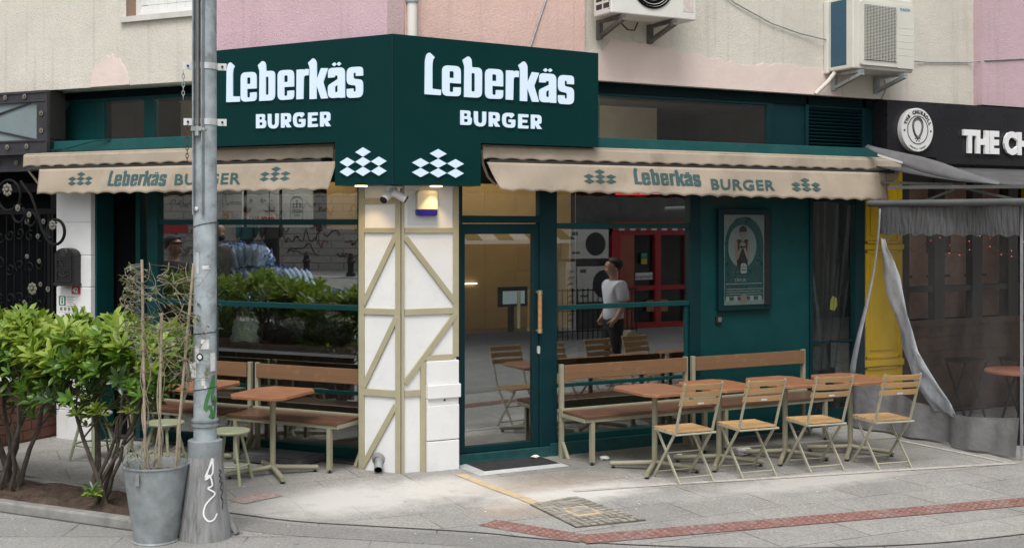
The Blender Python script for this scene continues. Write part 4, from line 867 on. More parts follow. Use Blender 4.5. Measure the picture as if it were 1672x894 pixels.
def runner(p, d_, n_, st_, wob, grav, r0, keep, zlo=1.15):
    pts = [p.copy()]
    for j in range(n_):
        d_ = (d_+Vector((rr.uniform(-1,1),rr.uniform(-1,1),rr.uniform(-1,1)))*wob+Vector((0,0,grav))).normalized()
        o2 = Vector((pts[-1].x-Bk.x, pts[-1].y-Bk.y, 0))-rt*.08
        if o2.length > .24: d_ = (d_-o2.normalized()*.6).normalized()
        if pts[-1].z > 1.97: d_.z = -abs(d_.z)*.6
        if pts[-1].z < zlo: d_.z = abs(d_.z)
        pts.append(pts[-1]+d_*st_*rr.uniform(.6,1.3))
    b.tube(pts, [r0*(1-.65*j/n_) for j in range(n_+1)], 5)
    for j in range(3, n_, 4):                                       # forks and broken spurs
        if rr.random() < .6:
            e = (d_+Vector((rr.uniform(-1,1),rr.uniform(-1,1),rr.uniform(-.6,1)))).normalized(); q = pts[j]; b.tube([q, q+e*.03, q+e*.055+Vector((0,0,rr.uniform(-.02,.02)))], [r0*.6,r0*.45,r0*.2], 4)
    if keep is not None: keep += pts[3::3]
    return pts
for i in range(54):                                                 # tangle on the right between the middle and right canes
    runner(bk_p(rr.uniform(.0,.24), rr.uniform(-.05,.06), rr.uniform(1.12,1.9)), Vector((rr.uniform(-1,1),rr.uniform(-1,1),rr.uniform(-.5,.6))).normalized(), rr.randint(9,16), .042, .42, -.02, rr.uniform(.0018,.004), tips)
for i in range(26):                                                 # leafy runners arching over to the left
    pts = runner(bk_p(-.085, 0, rr.uniform(1.45,1.97)), (rt*rr.uniform(-1,-.5)+Vector((0,0,rr.uniform(.1,.9)))+toC*rr.uniform(-.4,.4)).normalized(), rr.randint(8,13), .038, .28, -.17, rr.uniform(.0018,.0035), ltips, 1.2)
for i in range(8): runner(bk_p(rr.uniform(-.1,.15), rr.uniform(-.08,.12), .5), Vector((rr.uniform(-.6,.6),rr.uniform(-.6,.6),.7)).normalized(), 8, .035, .35, -.1, .003, None, .5)
b.build('stems', m_twig, vn)
def leaf(mb, p, d, up, L_, w, fold=.25, curl=.25):
    d = d.normalized(); s_ = d.cross(up)
    if s_.length < 1e-3: s_ = d.cross(Vector((1,0,.2)))
    s_.normalize(); n_ = s_.cross(d).normalized()
    A = p; B_ = p+d*L_*.35-n_*curl*L_*.02; C_ = p+d*L_*.72-n_*curl*L_*.12; E = p+d*L_-n_*curl*L_*.38
    l1 = B_+s_*w*.42+n_*fold*w*.5; r1 = B_-s_*w*.42+n_*fold*w*.5; l2 = C_+s_*w*.40+n_*fold*w*.45; r2 = C_-s_*w*.40+n_*fold*w*.45
    mb._add([A,l1,l2,E,r2,r1,B_,C_], [(0,6,1),(0,5,6),(6,7,2,1),(5,4,7,6),(7,3,2),(4,3,7)])
m_dryleaf = leafmat('dull grey green leaf', (.10,.13,.065), (.19,.20,.11), .2, .6)
b = MB(); b.smooth = True
for lst, pr_ in ((tips,.34),(ltips,.95)):
    for q in lst:
        if rr.random() < pr_:
            for k_ in range(rr.choice((1,2,3))):
                d_ = Vector((rr.uniform(-1,1),rr.uniform(-1,1),rr.uniform(-.9,.4))); leaf(b, q, d_, Vector((0,0,1)), rr.uniform(.022,.058), rr.uniform(.016,.036))
for i in range(46):
    q = bk_p(rr.uniform(-.25,.05), rr.uniform(-.1,.22), rr.uniform(.50,.66)); leaf(b, q, Vector((rr.uniform(-1,1),rr.uniform(-1,1),rr.uniform(.1,1))), Vector((0,0,1)), rr.uniform(.06,.12), .012)
b.build('leaves', m_dryleaf, vn)
# ================================================================ PLANTER BED AND BUSHES
pb = thing('planter_bed', 'kerbed soil bed under the green bushes', 'planter', ML@Vector((-2.5,-2.2,0)))
m_soil = M('earth', (.07,.045,.032), .95, var=.45, scale=12, bump=.8, bscale=22, bdist=.03, dirt=(.15,.12,.09))
b = MB(ML); nx, ny = 60, 12; rr = random.Random(2)
b.sheet([[(-6+5.25*i/nx, -2.52+.66*j/ny, .055+.035*math.sin(i*.9)*math.sin(j*1.3)+rr.uniform(-.012,.012)) for i in range(nx+1)] for j in range(ny+1)]); b.build('soil', m_soil, pb)
b = MB(ML); b.box(-6,-.68,-2.62,-2.52,.0,.085); b.box(-.76,-.66,-2.519,-1.86,0,.08); b.box(-6,-.66,-1.86,-1.78,0,.07); b.build('kerb', M('worn kerb stone',(.24,.235,.22),.85,var=.25,scale=8,bump=.3,bscale=30), pb, bevel=.015)
m_bark = M('brown bush bark', (.075,.060,.048), .85, var=.4, scale=18, bump=.5, bscale=30)
m_lf_bright = leafmat('bright leaf', (.19,.29,.032), (.36,.45,.078), .35, .4)
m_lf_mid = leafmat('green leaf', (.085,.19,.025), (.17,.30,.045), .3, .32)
m_lf_dark = leafmat('dark leaf', (.022,.055,.016), (.06,.11,.03), .2, .3)
def bush(cx, cy, hx, hy, z0, z1, seed, label, nr, stems=6, low=True, extra_low=None):
    rr = random.Random(seed); t = thing('broadleaf_bush', label, 'bush', ML@Vector((cx,cy,.05)), 'bushes in the planter bed')
    st = MB(ML); st2 = []
    for i in range(stems):
        bx, by = cx+rr.uniform(-.13,.13), cy+rr.uniform(-.1,.1)
        tx, ty = cx+hx*rr.uniform(-.95,.95), cy+hy*rr.uniform(-.7,.7); tz = rr.uniform(z0+.1, z1-.12)
        pts = [Vector((bx,by,.03))]
        for k_ in range(1,8):
            u = k_/7; pts.append(Vector((bx+(tx-bx)*u**1.2+rr.uniform(-.025,.025), by+(ty-by)*u**1.3+rr.uniform(-.025,.025), .03+(tz-.03)*u)))
        r0 = rr.uniform(.018,.034); st.tube(pts, [r0*(1-.6*k_/7) for k_ in range(8)], 8); st2.append(pts)
        for k_ in (3,4,5,6):
            q = pts[k_]; e = q+Vector((rr.uniform(-.3,.3),rr.uniform(-.2,.2),rr.uniform(.1,.35))); e.z = min(e.z, z1-.06)
            st.tube([q,(q+e)/2+Vector((rr.uniform(-.03,.03),0,.02)),e], [r0*.45,r0*.35,r0*.22], 6)
    st.build('trunk', m_bark, t)
    fl = MB(ML); fl.smooth = True
    n_ = 0
    while n_ < nr:
        x, y = cx+hx*rr.uniform(-1,1), cy+hy*rr.uniform(-1,1); u = rr.random()**.55
        bump_ = .06*math.sin(x*6.1+seed)+.05*math.sin(x*13+y*9)
        zt = z1-.05+bump_; zb = z0+.16*math.sin(x*4.3+seed*2)+.09*math.sin(x*11+y*5)
        z = zb+(zt-zb)*u
        ex, ey = (x-cx)/hx, (y-cy)/hy
        shell = max(abs(ex), abs(ey), (z-zb)/(zt-zb))
        if shell < .72 and rr.random() < .55: continue
        if ex*ex*ex*ex+ey**4 > 1.05 and rr.random() < .7: continue
        n_ += 1
        out = Vector((ex*.55, ey*.75, .35+.9*(z-zb)/(zt-zb))); out += Vector((rr.uniform(-.5,.5),rr.uniform(-.5,.5),rr.uniform(-.2,.3))); out.normalize()
        top = (z-zb)/(zt-zb)
        fl.mat(0 if (top > .62 and rr.random() < .85) else (1 if (top > .35 or rr.random() < .4) else 2))  # leaf colour runs from dark below to bright at the crown top
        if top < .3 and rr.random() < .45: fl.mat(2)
        k_n = rr.randint(6,9); a0 = rr.random()*6; s1 = out.cross(Vector((0,0,1)) if abs(out.z) < .9 else Vector((1,0,0))).normalized(); s2 = out.cross(s1)
        p = Vector((x,y,z)); Lf = rr.uniform(.07,.145)*(1.1 if top > .6 else .95)
        for q in range(k_n):
            a = a0+q*2.4; el = .35+.75*q/k_n
            d_ = (s1*math.cos(a)+s2*math.sin(a))*math.cos(el)+out*math.sin(el)
            leaf(fl, p-out*.03*(1-q/k_n), d_, out, Lf*rr.uniform(.8,1.15), Lf*rr.uniform(.30,.40), .3, rr.uniform(.1,.5))
    for (lx, ly, lz, cnt, sp_) in (extra_low or ()):
        for c_ in range(cnt):
            p = Vector((lx,ly,lz))+Vector((rr.uniform(-1,1),rr.uniform(-1,1),rr.uniform(-1,1)))*sp_; fl.mat(rr.choice((0,1,1,2)))
            out = Vector((rr.uniform(-.6,.6),rr.uniform(-.8,.2),1)).normalized(); s1 = out.cross(Vector((1,0,0))).normalized(); s2 = out.cross(s1)
            for q in range(7):
                a = q*2.4; el = .2+.7*q/7; d_ = (s1*math.cos(a)+s2*math.sin(a))*math.cos(el)+out*math.sin(el); leaf(fl, p, d_, out, rr.uniform(.07,.11), .03, .3, .35)
    fl.build('foliage', [m_lf_bright, m_lf_mid, m_lf_dark], t)
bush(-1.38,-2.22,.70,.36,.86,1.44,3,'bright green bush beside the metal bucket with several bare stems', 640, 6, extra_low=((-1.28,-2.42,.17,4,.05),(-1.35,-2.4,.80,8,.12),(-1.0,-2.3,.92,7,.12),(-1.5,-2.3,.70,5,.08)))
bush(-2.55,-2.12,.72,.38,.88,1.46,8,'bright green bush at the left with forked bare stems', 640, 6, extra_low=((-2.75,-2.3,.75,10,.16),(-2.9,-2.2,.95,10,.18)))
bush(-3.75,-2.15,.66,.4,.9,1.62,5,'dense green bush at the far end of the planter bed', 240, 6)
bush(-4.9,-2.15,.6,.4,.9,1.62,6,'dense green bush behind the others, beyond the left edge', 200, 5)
# ================================================================ LEFT: PIER, MAILBOX, GATE, CANOPY, LOW WALL
pr = thing('white_pier', 'white painted stone-coursed pier between iron gate and shop doorway', 'pier', ML@Vector((-3.97,.1,0)))
b = MB(ML); zz = [0,.31,.62,.93,1.25,1.60,1.93,2.27,2.62,3.0]
for i in range(len(zz)-1): b.box(-4.208,-3.727,0,.31,zz[i],zz[i+1]-.008)
b.box(-4.20,-3.735,.008,.3,0,2.99); b.build('stone_courses', m_white, pr, bevel=.006)
b = MB(ML); b.box(-3.727,-3.70,.06,.3,0,2.98); b.build('teal_edge', m_teal, pr)
mbx = thing('mailbox', 'black cast iron arched mailbox on the white pier', 'mailbox', ML@Vector((-3.99,-.06,1.62)))
arch = [(-4.13,1.63),(-3.86,1.63),(-3.86,1.93)]+[(-3.995+.135*math.cos(math.pi*i/10), 1.93+.075*math.sin(math.pi*i/10)) for i in range(11)]+[(-4.13,1.93)]
b = MB(ML); b.prism(arch, lambda x,z,t:(x,t,z), -.001, -.10); b.box(-4.14,-3.85,-.112,0,1.612,1.64); b.build('box', m_black, mbx, bevel=.005)
m_iron = M('cast iron relief', (.03,.03,.03), .4, var=.2)
b = MB(ML); 
for (x0,x1,z0,z1) in ((-4.10,-3.89,1.90,1.925),(-4.10,-3.89,1.655,1.775),(-4.10,-3.89,1.79,1.885)):
    for q in ((x0,x1,z0,z0+.008),(x0,x1,z1-.008,z1),(x0,x0+.008,z0,z1),(x1-.008,x1,z0,z1)): b.box(q[0],q[1],-.109,-.1,q[2],q[3])
b.bar((-4.06,-.106,1.87),(-4.0,-.106,1.82),.008,.01); b.tube([(-4.05,-.105,1.73),(-3.995,-.107,1.71),(-3.94,-.105,1.73)], .005, 6); b.lathe([(.012,0),(.012,.008)], (-3.995,-.10,1.745), 10, (ML.to_3x3().inverted()@(ML.to_3x3()@Vector((0,-1,0)))))
b.lathe([(.05,0),(.045,.006),(.03,.009)], (-3.995,-.10,1.955), 14, (0,-1,0)); b.build('relief', m_iron, mbx)
np_ = thing('number_plate', 'small red house number plate reading 42 under the mailbox', 'plate', ML@Vector((-3.93,-.01,1.55)))
b = MB(ML); b.box(-3.985,-3.865,-.008,-.001,1.525,1.605); b.build('plate', M('red enamel',(.42,.03,.03),.35), np_)
b = MB(ML); tv = text_vf('42', .075, .001, .003); b.mesh(tv, lambda x,y,z: (-3.968+x, -.0095-z, 1.54+y)); b.build('number', m_paper, np_)
nt_ = thing('notice_sticker', 'white notice sticker with a green pictogram below the number plate', 'notice', ML@Vector((-4.05,-.004,1.4)))
b = MB(ML); b.box(-4.175,-3.93,-.004,-.001,1.335,1.51); b.mat(1); b.box(-4.165,-4.07,-.006,-.0042,1.40,1.50); b.mat(0); b.box(-4.145,-4.09,-.0075,-.0062,1.41,1.49); b.mat(1); b.ball((-4.117,-.008,1.47), (.012,.001,.012)); b.box(-4.128,-4.106,-.0085,-.0076,1.42,1.455)
b.mat(2)
for i in range(5): b.box(-4.055,-3.945-.02*(i%2),-.006,-.0042,1.492-i*.018,1.498-i*.018)
b.box(-4.06,-3.94,-.006,-.0042,1.396,1.402)
for i in range(4): b.box(-4.15+i*.055,-4.115+i*.055,-.006,-.0042,1.35,1.385)
b.build('print', [m_paper, M('notice green',(.02,.14,.07),.5), M('notice grey',(.2,.2,.2),.6)], nt_)
m_gate = M('black wrought iron', (.006,.006,.007), .45, var=.2, spec=.2); m_gold = M('aged brass rosette', (.17,.16,.13), .5, metal=.1, var=.3, scale=30)
gt_ = thing('iron_gate', 'ornate black wrought iron gate with brass rosettes', 'gate', ML@Vector((-4.9,.25,0)))
b = MB(ML); b.box(-6.2,-4.215,.45,.5,0,3.0); b.build('backing', m_recess, gt_)
b = MB(ML)
for x in (-4.26,-4.50,-4.55,-5.35,-5.40): b.box(x-.02,x+.02,.22,.26,0,2.40)
b.box(-6,-4.22,.21,.27,2.36,2.42); b.box(-6,-4.22,.21,.27,2.60,2.70); b.box(-4.50,-4.215,.2,.27,2.42,2.6); b.build('frame', m_gate, gt_, bevel=.004)
b = MB(ML)
for i in range(7):
    x = -4.62-i*.115; b.tube([(x,.24,0),(x,.24,2.36)], .009, 6)
def scroll(mb, cx, cz, r, turns, s_, y, th=.011, sgn=1):
    pts = [(cx+r*(1-.8*t/30)*math.cos(s_+sgn*turns*6.283*t/30), y, cz+r*(1-.8*t/30)*math.sin(s_+sgn*turns*6.283*t/30)) for t in range(31)]
    mb.tube(pts, th, 6)
rr = random.Random(6)
for cz in (.5,.95,1.4,1.8,2.15):
    for i in range(5): scroll(b, -4.68-i*.15, cz+rr.uniform(-.05,.05), .07, 1.1, rr.random()*6, .225, .008, rr.choice((-1,1)))
for cz in (.6,1.0,1.4,1.75): scroll(b, -4.38, cz, .05, 1.2, cz*3, .225, .007)
b.tube([(-4.38,.24,0),(-4.38,.24,2.4)], .009, 6); b.build('scrollwork', m_gate, gt_)
b = None
def rosette(mb, x, y, z, r):
    if isinstance(mb, tuple): q_ = MB(mb[0]); rosette(q_, x, y, z, r); return q_.build('rosette', m_gold, mb[1])
    for q in range(8): a = q*math.pi/4; mb.ball((x+r*.62*math.cos(a), y, z+r*.62*math.sin(a)), (r*.33,r*.18,r*.33), 6, 4)
    mb.ball((x,y-.006,z), (r*.3,r*.3,r*.3), 8, 5)
for x, z, r in ((-4.78,1.55,.075),(-4.62,2.28,.035),(-4.86,2.28,.035),(-4.70,2.12,.032),(-4.66,1.6,.03),(-4.55,1.55,.035),(-4.38,1.98,.04),(-4.38,1.72,.025),(-4.86,1.9,.03),(-4.68,1.85,.03),(-4.9,1.4,.03),(-4.62,1.3,.028),(-4.75,1.2,.03),(-4.38,1.5,.03)): rosette((ML,gt_), x, .21, z, r)
cn = thing('entrance_canopy', 'black riveted iron canopy with frosted glass panel above the gate', 'canopy', ML@Vector((-5,-.5,3.0)))
CY = -.5
MC = ML @ Matrix.Translation((-.345,.35,.045))
b = MB(MC); b.box(-7,-3.86,CY,CY+.04,3.49,3.60); b.box(-7,-3.86,CY,CY+.04,2.95,3.085); b.box(-3.985,-3.84,CY-.002,CY+.042,2.95,3.60); b.bar((-4.9,CY+.012,3.30),(-4.0,CY+.012,3.50),.02,.016); b.bar((-4.9,CY+.012,3.26),(-4.0,CY+.012,3.09),.02,.016)
b.box(-7,-3.83,CY-.012,CY-.003,3.575,3.60); b.box(-7,-3.86,CY-.012,CY-.003,3.485,3.50); b.box(-7,-3.86,CY-.012,CY-.003,3.07,3.09); b.box(-7,-3.9,CY-.02,CY-.003,2.935,2.955); b.box(-7,-3.95,CY+.08,CY+.12,2.78,2.94); b.box(-7,-3.95,CY+.07,CY+.13,2.765,2.785)
b.build('front_frame', M('dark iron paint',(.036,.034,.040),.42,var=.2,scale=12,bump=.3,bscale=40), cn, bevel=.003)
b = MB(MC); b.box(-3.875,-3.845,CY+.045,-.24,3.1,3.59); b.box(-3.875,-3.845,CY+.045,-.24,2.95,3.09); b.build('side_frame', m_black, cn)
b = MB(MC); b.box(-7,-3.98,CY+.02,CY+.03,3.08,3.49); b.build('frosted_glass', M('frosted glass',(.20,.25,.26),.3,var=.15,scale=2), cn)
b = MB(MC); b.box(-7,-3.88,CY+.045,-.24,3.592,3.61); b.build('roof', m_black, cn)
b = MB(MC)
for x, z in ((-4.75,3.545),(-4.43,3.545),(-4.15,3.545),(-3.91,3.36),(-3.91,3.18),(-4.12,3.02),(-4.40,3.02),(-4.70,3.02)): rosette((MC,cn), x, CY-.012, z, .032)
for x in (-4.10,-4.36,-4.62): rosette((MC,cn), x, CY+.07, 2.86, .032)
b = MB(ML)
def sc3(cx, cz, r, s_, e_, y, th, k=.0):
    b.tube([(cx+r*(1-k*t/24)*math.cos(s_+(e_-s_)*t/24), y, cz+r*(1-k*t/24)*math.sin(s_+(e_-s_)*t/24)) for t in range(25)], th, 8)
YB = -.25; ML_ = ML; ML = ML @ Matrix.Translation((0,0,.06))
sc3(-4.62,2.55,.17,-.6,5.2,YB,.014,.1); sc3(-4.47,2.36,.10,1.2,7.2,YB,.012,.2); sc3(-4.30,2.30,.075,0,6.0,YB,.011,.2)
b.tube([(-4.45,YB,2.70),(-4.30,YB,2.55),(-4.20,YB,2.35),(-4.15,YB,2.20),(-4.06,YB,2.08)], .015, 8); sc3(-3.96,2.18,.14,-2.3,4.0,YB,.016,.25)
b.build('scroll_bracket', m_gate, cn)
for x, z, r in ((-4.62,2.55,.075),(-3.98,2.18,.055),(-4.47,2.36,.04),(-4.31,2.29,.035)): rosette((ML,cn), x, YB-.02, z, r)
ML = ML_
m_brick = M('dark red brick', (.115,.05,.035), .75, var=.25, scale=9, bump=.3, bscale=30)
lw = thing('low_brick_wall', 'low dark red brick wall behind the bushes beside the gate', 'wall', ML@Vector((-4.6,-.4,0)))
b = MB(ML)
for i in range(6):
    for j in range(7): b.box(-4.45, -4.30, -1.25+j*.225+(.11 if i%2 else 0), -1.25+j*.225+.215+(.11 if i%2 else 0), .03+i*.10, .03+i*.10+.092)
b.box(-4.44,-4.31,-1.2,.3,.0,.62); b.build('courses', m_brick, lw)
b = MB(ML); b.box(-4.50,-4.26,-1.3,.38,.63,.68); b.build('coping', M('pale coping',(.5,.48,.43),.7), lw)
# ================================================================ POSTER, SWITCH, LED STRIPS
pf = thing('framed_poster', 'framed advertising poster of a woman eating in a white oval on the teal wall', 'poster', (3.98,.1,1.34))
m_pgreen = M('poster dark green', (.01,.05,.05), .3, var=.03); m_pmint = M('poster mint', (.13,.175,.165), .3, var=.03); m_pskin = M('poster skin grey', (.16,.125,.11), .4); m_pblk = M('poster black', (.012,.012,.014), .4); m_pline = M('poster pale line', (.2,.23,.22), .4)
b = MB(); b.box(3.625,4.335,.065,.12,1.344,2.411); b.build('case', m_tealdk, pf, bevel=.004)
b = MB(); f = lambda x,z,t:(x,t,z)
b.mat(1); b.box(3.69,4.225,.060,.064,1.40,2.35); b.mat(0)
ov = [(3.70,1.42),(4.20,1.42),(4.20,1.42)]; ach = [(3.695,1.45)]+[(3.955+.255*math.cos(a*math.pi/14), 2.04+.29*math.sin(a*math.pi/14)) for a in range(14,-1,-1)]+[(4.21,1.45)]
b.prism(ach, f, .0595, .058); b.mat(1); b.prism([(3.925+.19*math.cos(a*math.pi/14), 2.02+.225*math.sin(a*math.pi/14)) for a in range(28)], f, .0575, .056)
b.mat(3); b.prism(rounded([(3.855,1.80,.0),(3.995,1.80,0),(4.01,2.09,.03),(3.84,2.09,.03)]), f, .0555, .054)
b.mat(2); b.prism([(3.93+.045*math.cos(a*math.pi/8), 2.17+.058*math.sin(a*math.pi/8)) for a in range(16)], f, .0555, .053); b.prism([(3.91,2.07),(3.95,2.07),(3.95,2.14),(3.91,2.14)], f, .0555, .0535)
for s_ in (-1,1): b.bar((3.925+s_*.085,.053,2.07),(3.925+s_*.075,.053,1.88),.034,.002,(0,1,0)); b.bar((3.925+s_*.075,.0515,1.88),(3.925+s_*.015,.0515,2.02),.03,.002,(0,1,0))
b.prism([(3.925+.042*math.cos(a*math.pi/8), 2.03+.036*math.sin(a*math.pi/8)) for a in range(16)], f, .0525, .0505)
b.mat(3); b.prism([(3.932+.05*math.cos(a*math.pi/10), 2.185+.05*math.sin(a*math.pi/10)) for a in range(-1,12)], f, .0525, .051); b.prism([(3.895,1.80),(3.955,1.80),(3.94,2.0),(3.91,2.0)], f, .0538, .0532)
b.mat(4); b.prism(rounded([(3.90,1.73,.015),(3.98,1.73,.015),(3.98,1.84,.04),(3.90,1.84,.04)]), f, .0535, .0505); b.mat(0)
for i in (-1,0,1): b.prism([(3.94+i*.02-.009,1.80),(3.94+i*.02,1.806),(3.94+i*.02+.009,1.80),(3.94+i*.02,1.794)], f, .050, .0495)
b.prism([(3.931,1.82),(3.94,1.828),(3.949,1.82),(3.94,1.812)], f, .050, .0495); b.box(3.915,3.965,.0495,.0503,1.763,1.775); b.mat(4)
tv = text_vf('TAVUK', .05, .0006); b.mesh(tv, lambda x,y,z:(3.82+x, .0572-z, 1.645+y))
for i, w_ in enumerate((.48,.50,.46,.49,.44)): b.box(3.71,3.71+w_,.0565,.0575,1.62-i*.026-(i>0)*.03,1.626-i*.026-(i>0)*.03)
for i, r_ in enumerate((.032,.032,.055,.032,.032)):
    b.mat(2 if i == 2 else 4); x = 3.73+i*.108; b.prism([(x+r_*.8*math.cos(a*.6283), 1.465+r_*math.sin(a*.6283)) for a in range(10)], f, .0575, .056)
b.build('print', [m_pgreen, m_pmint, m_pskin, m_pblk, m_pline], pf)
b = MB(); b.box(3.68,4.29,.0475,.0495,1.39,2.36); b.build('cover_glass', glass('poster glass', f0=.03), pf)
b = MB(); b.box(4.226,4.285,.045,.064,1.395,2.355); b.build('slat', m_black, pf)
sw = thing('wall_switch', 'small dark square switch box on teal wall below the poster', 'switch', (3.65,.1,1.22))
b = MB(); b.box(3.612,3.688,.095,.12,1.205,1.285); b.mat(1); b.box(3.632,3.68,.088,.0945,1.225,1.275); b.build('box', [m_black, M('grey rocker',(.12,.13,.14),.4)], sw, bevel=.002)
m_redled = glow('red led', (1.,.05,.05), 1.1)
for x0, x1, lb in ((2.52,2.93,'red glowing heater strip under the awning above the right window'),(3.62,4.05,'red glowing heater strip under the awning above the poster')):
    t = thing('heater_strip', lb, 'heater', ((x0+x1)/2,-.05,2.5), 'heater strips under the awning')
    b = MB(); b.box(x0,x1,-.13,-.03,2.57,2.625); b.build('housing', m_alu, t); b = MB(); b.box(x0+.04,x1-.03,-.12,-.04,2.553,2.5695); b.build('tube', m_redled, t)
# ================================================================ INSIDE THE BURGER SHOP
m_board = M('pale menu board', (.50,.52,.56), .4, var=.03); m_bred = M('menu red', (.45,.05,.05), .5); m_bgrey = M('menu ink', (.10,.12,.16), .5)
def board(x0, x1, lb): 
    t = thing('menu_board', lb, 'menu board', ML@Vector(((x0+x1)/2,.9,2.2)), 'menu boards behind the left window')
    b = MB(ML); b.box(x0,x1,.9,.93,2.22,2.62); b.build('panel', m_board, t); return t
t = board(-2.86,-2.49,'menu board with a heartbeat line and a smiling yellow face')
b = MB(ML); b.tube([(-2.86,.895,2.49),(-2.78,.895,2.49),(-2.76,.895,2.53),(-2.73,.895,2.43),(-2.70,.895,2.585),(-2.67,.895,2.45),(-2.65,.895,2.49),(-2.49,.895,2.49)], .004, 5); b.build('heartbeat_line', m_bgrey, t)
b = MB(ML); b.ball((-2.70,.89,2.34), (.045,.008,.055), 14, 8); b.mat(1); b.ball((-2.718,.88,2.355), (.01,.006,.014), 8, 5); b.ball((-2.682,.88,2.355), (.01,.006,.014), 8, 5); b.box(-2.72,-2.68,.877,.884,2.315,2.322); b.build('face', [M('face yellow',(.45,.30,.05),.5), m_bgrey], t)
t = board(-2.425,-2.03,'menu board with red chicken price lettering')
b = MB(ML); tv = text_vf('TAVUK', .098, .001, .003, 1., 'LEFT', .72); b.mesh(tv, lambda x,y,z:(-2.41+x,.898-z,2.265+y)); tv = text_vf('249', .105, .001, .004, 1., 'LEFT', .85); b.mesh(tv, lambda x,y,z:(-2.205+x,.898-z,2.262+y)); b.build('lettering', m_bred, t)
b = MB(ML); 
for x, r_ in ((-2.37,.024),(-2.23,.024),(-2.19,.012),(-2.10,.01)): b.lathe([(r_,0),(r_,.002)], (x,.899,2.50), 12, (0,-1,0))
b.box(-2.19,-2.06,.896,.8995,2.39,2.397); b.build('icons', m_bgrey, t)
t = board(-1.97,-1.60,'menu board with the shop badge of diamonds')
b = MB(ML); badge = rounded([(-1.86,2.30,.02),(-1.71,2.30,.02),(-1.71,2.54,.07),(-1.86,2.54,.07)]); b.tube([(x,.896,z) for x, z in badge]+[(badge[0][0],.896,badge[0][1])], .0035, 5)
b.mesh(shape_vf(emblem_outlines(.042,.03,.9),.001), lambda x,y,z:(-1.785+x,.898-z,2.46+y)); b.mesh(brand_vf(.001), lambda x,y,z:(-1.845+x*.078,.898-z,2.375+y*.11)); b.box(-1.82,-1.75,.896,.8995,2.345,2.35); b.build('badge', m_bgrey, t)
for x, lb in ((-2.62,'black pendant lamp in front of the heartbeat menu board'),(-2.02,'black pendant lamp between two menu boards'),(-1.36,'black pendant lamp in front of the ochre panel')):
    t = thing('pendant_lamp', lb, 'lamp', ML@Vector((x,.75,2.26)), 'pendant lamps behind the left window')
    b = MB(ML); b.tube([(x,.75,2.29),(x,.75,3.6)], .004, 5); b.build('cord', m_black, t); b = MB(ML); b.lathe([(.055,2.285),(.04,2.30),(.02,2.272),(.018,2.262)], (x,.75,0), 16); b.build('shade', m_black, t)
ct_ = thing('window_counter', 'dark wooden counter behind the left window', 'counter', ML@Vector((-1.6,.75,0)))
b = MB(ML); b.box(-3.0,-.55,.50,.95,1.0,1.04); b.box(-3.0,-.55,.8,.85,.03,1.0); b.build('top', M('dark brown board',(.05,.033,.022),.5), ct_)
m_bag = M('black bin bag', (.006,.006,.008), .22, var=.2, bump=.9, bscale=14, bdist=.04)
def blob(name, mat, c, r, seed, label, cat, group=None, F=ML, pinch=0.):
    rr = random.Random(seed); b = MB(F); b.ball(c, r, 22, 14)
    for i, v in enumerate(b.v):
        n_ = .09*math.sin(v.x*17+seed)+.07*math.sin(v.z*23+v.y*13)+.05*math.sin(v.y*31+seed*2); ctr = F@Vector(c); d_ = (v-ctr)*(1+n_); q_ = 1-pinch*max(0,d_.z/r[2]); b.v[i] = ctr+Vector((d_.x*q_,d_.y*q_,d_.z))
    o = b.build(name, mat); return tag(o, label, cat, group)
blob('black_bag', m_bag, (-1.78,.72,1.17), (.30,.17,.16), 1, 'black plastic bag lying left on the window counter', 'bag'); blob('black_bag', m_bag, (-1.25,.72,1.20), (.32,.17,.18), 4, 'black plastic bag lying right on the window counter', 'bag')
wb = thing('white_bag', 'white carrier bag on the window counter', 'bag', ML@Vector((-2.28,.7,1.04))); b = MB(ML); rows = []
for j in range(9):
    v = j/8; w_ = .19*(1-.35*v**2)+.012*math.sin(j*2.3); d_ = .10*(1-.8*v); rows.append([(-2.28+w_*math.cos(q/20*6.283)*(1+.05*math.sin(q*1.9+j)), .70+d_*math.sin(q/20*6.283), 1.042+.25*v+.012*math.sin(q*1.3)) for q in range(21)])
b.sheet(rows); m_wb = M('thin white plastic bag',(.20,.235,.21),.4,bump=.8,bscale=16,bdist=.03); b.build('body', m_wb, wb)
for s_ in (-1,1): b = MB(ML); b.tube([(-2.28+s_*.11,.70,1.27),(-2.28+s_*.10,.69,1.34),(-2.28+s_*.05,.69,1.35),(-2.28+s_*.03,.70,1.28)], .008, 6); b.build('handle', m_wb, wb)
if 0: pass
# cash desk with screen behind the door
cd = thing('cash_desk', 'dark cash desk inside behind the glass door', 'desk', (1.9,1.3,0))
b = MB(); b.box(1.0,2.6,1.25,1.8,.03,1.1); b.build('body', M('dark desk',(.035,.03,.026),.5), cd)
mo = thing('till_screen', 'black till screen with pale display on the cash desk', 'screen', (1.78,1.2,1.1))
b = MB(); b.bar((1.79,1.26,1.11),(1.79,1.26,1.42),.05,.05); b.box(1.62,1.96,1.2,1.24,1.38,1.59); b.build('stand', m_black, mo)
b = MB(); b.box(1.66,1.92,1.19,1.199,1.41,1.545); b.build('display', glow('till display',(.32,.40,.44),.35), mo)
m_tube = glow('white light strip', (1,.96,.88), 3)
for x, y, lb in ((1.75,2.17,'white light strip on the ochre wall inside the glass door'),):
    t = thing('light_strip', lb, 'lamp', (x,y,1.5)); b = MB(); b.box(1.67,1.84,2.165,2.185,1.575,1.587); b.build('tube', m_tube, t)
def room_fill(p, e, size, name='room_fill'):
    ld = bpy.data.lights.new(name, 'POINT'); ld.energy = e; ld.shadow_soft_size = size/2; ld.color = (1,.9,.74); lo = bpy.data.objects.new(name, ld); COL.objects.link(lo); lo.location = p
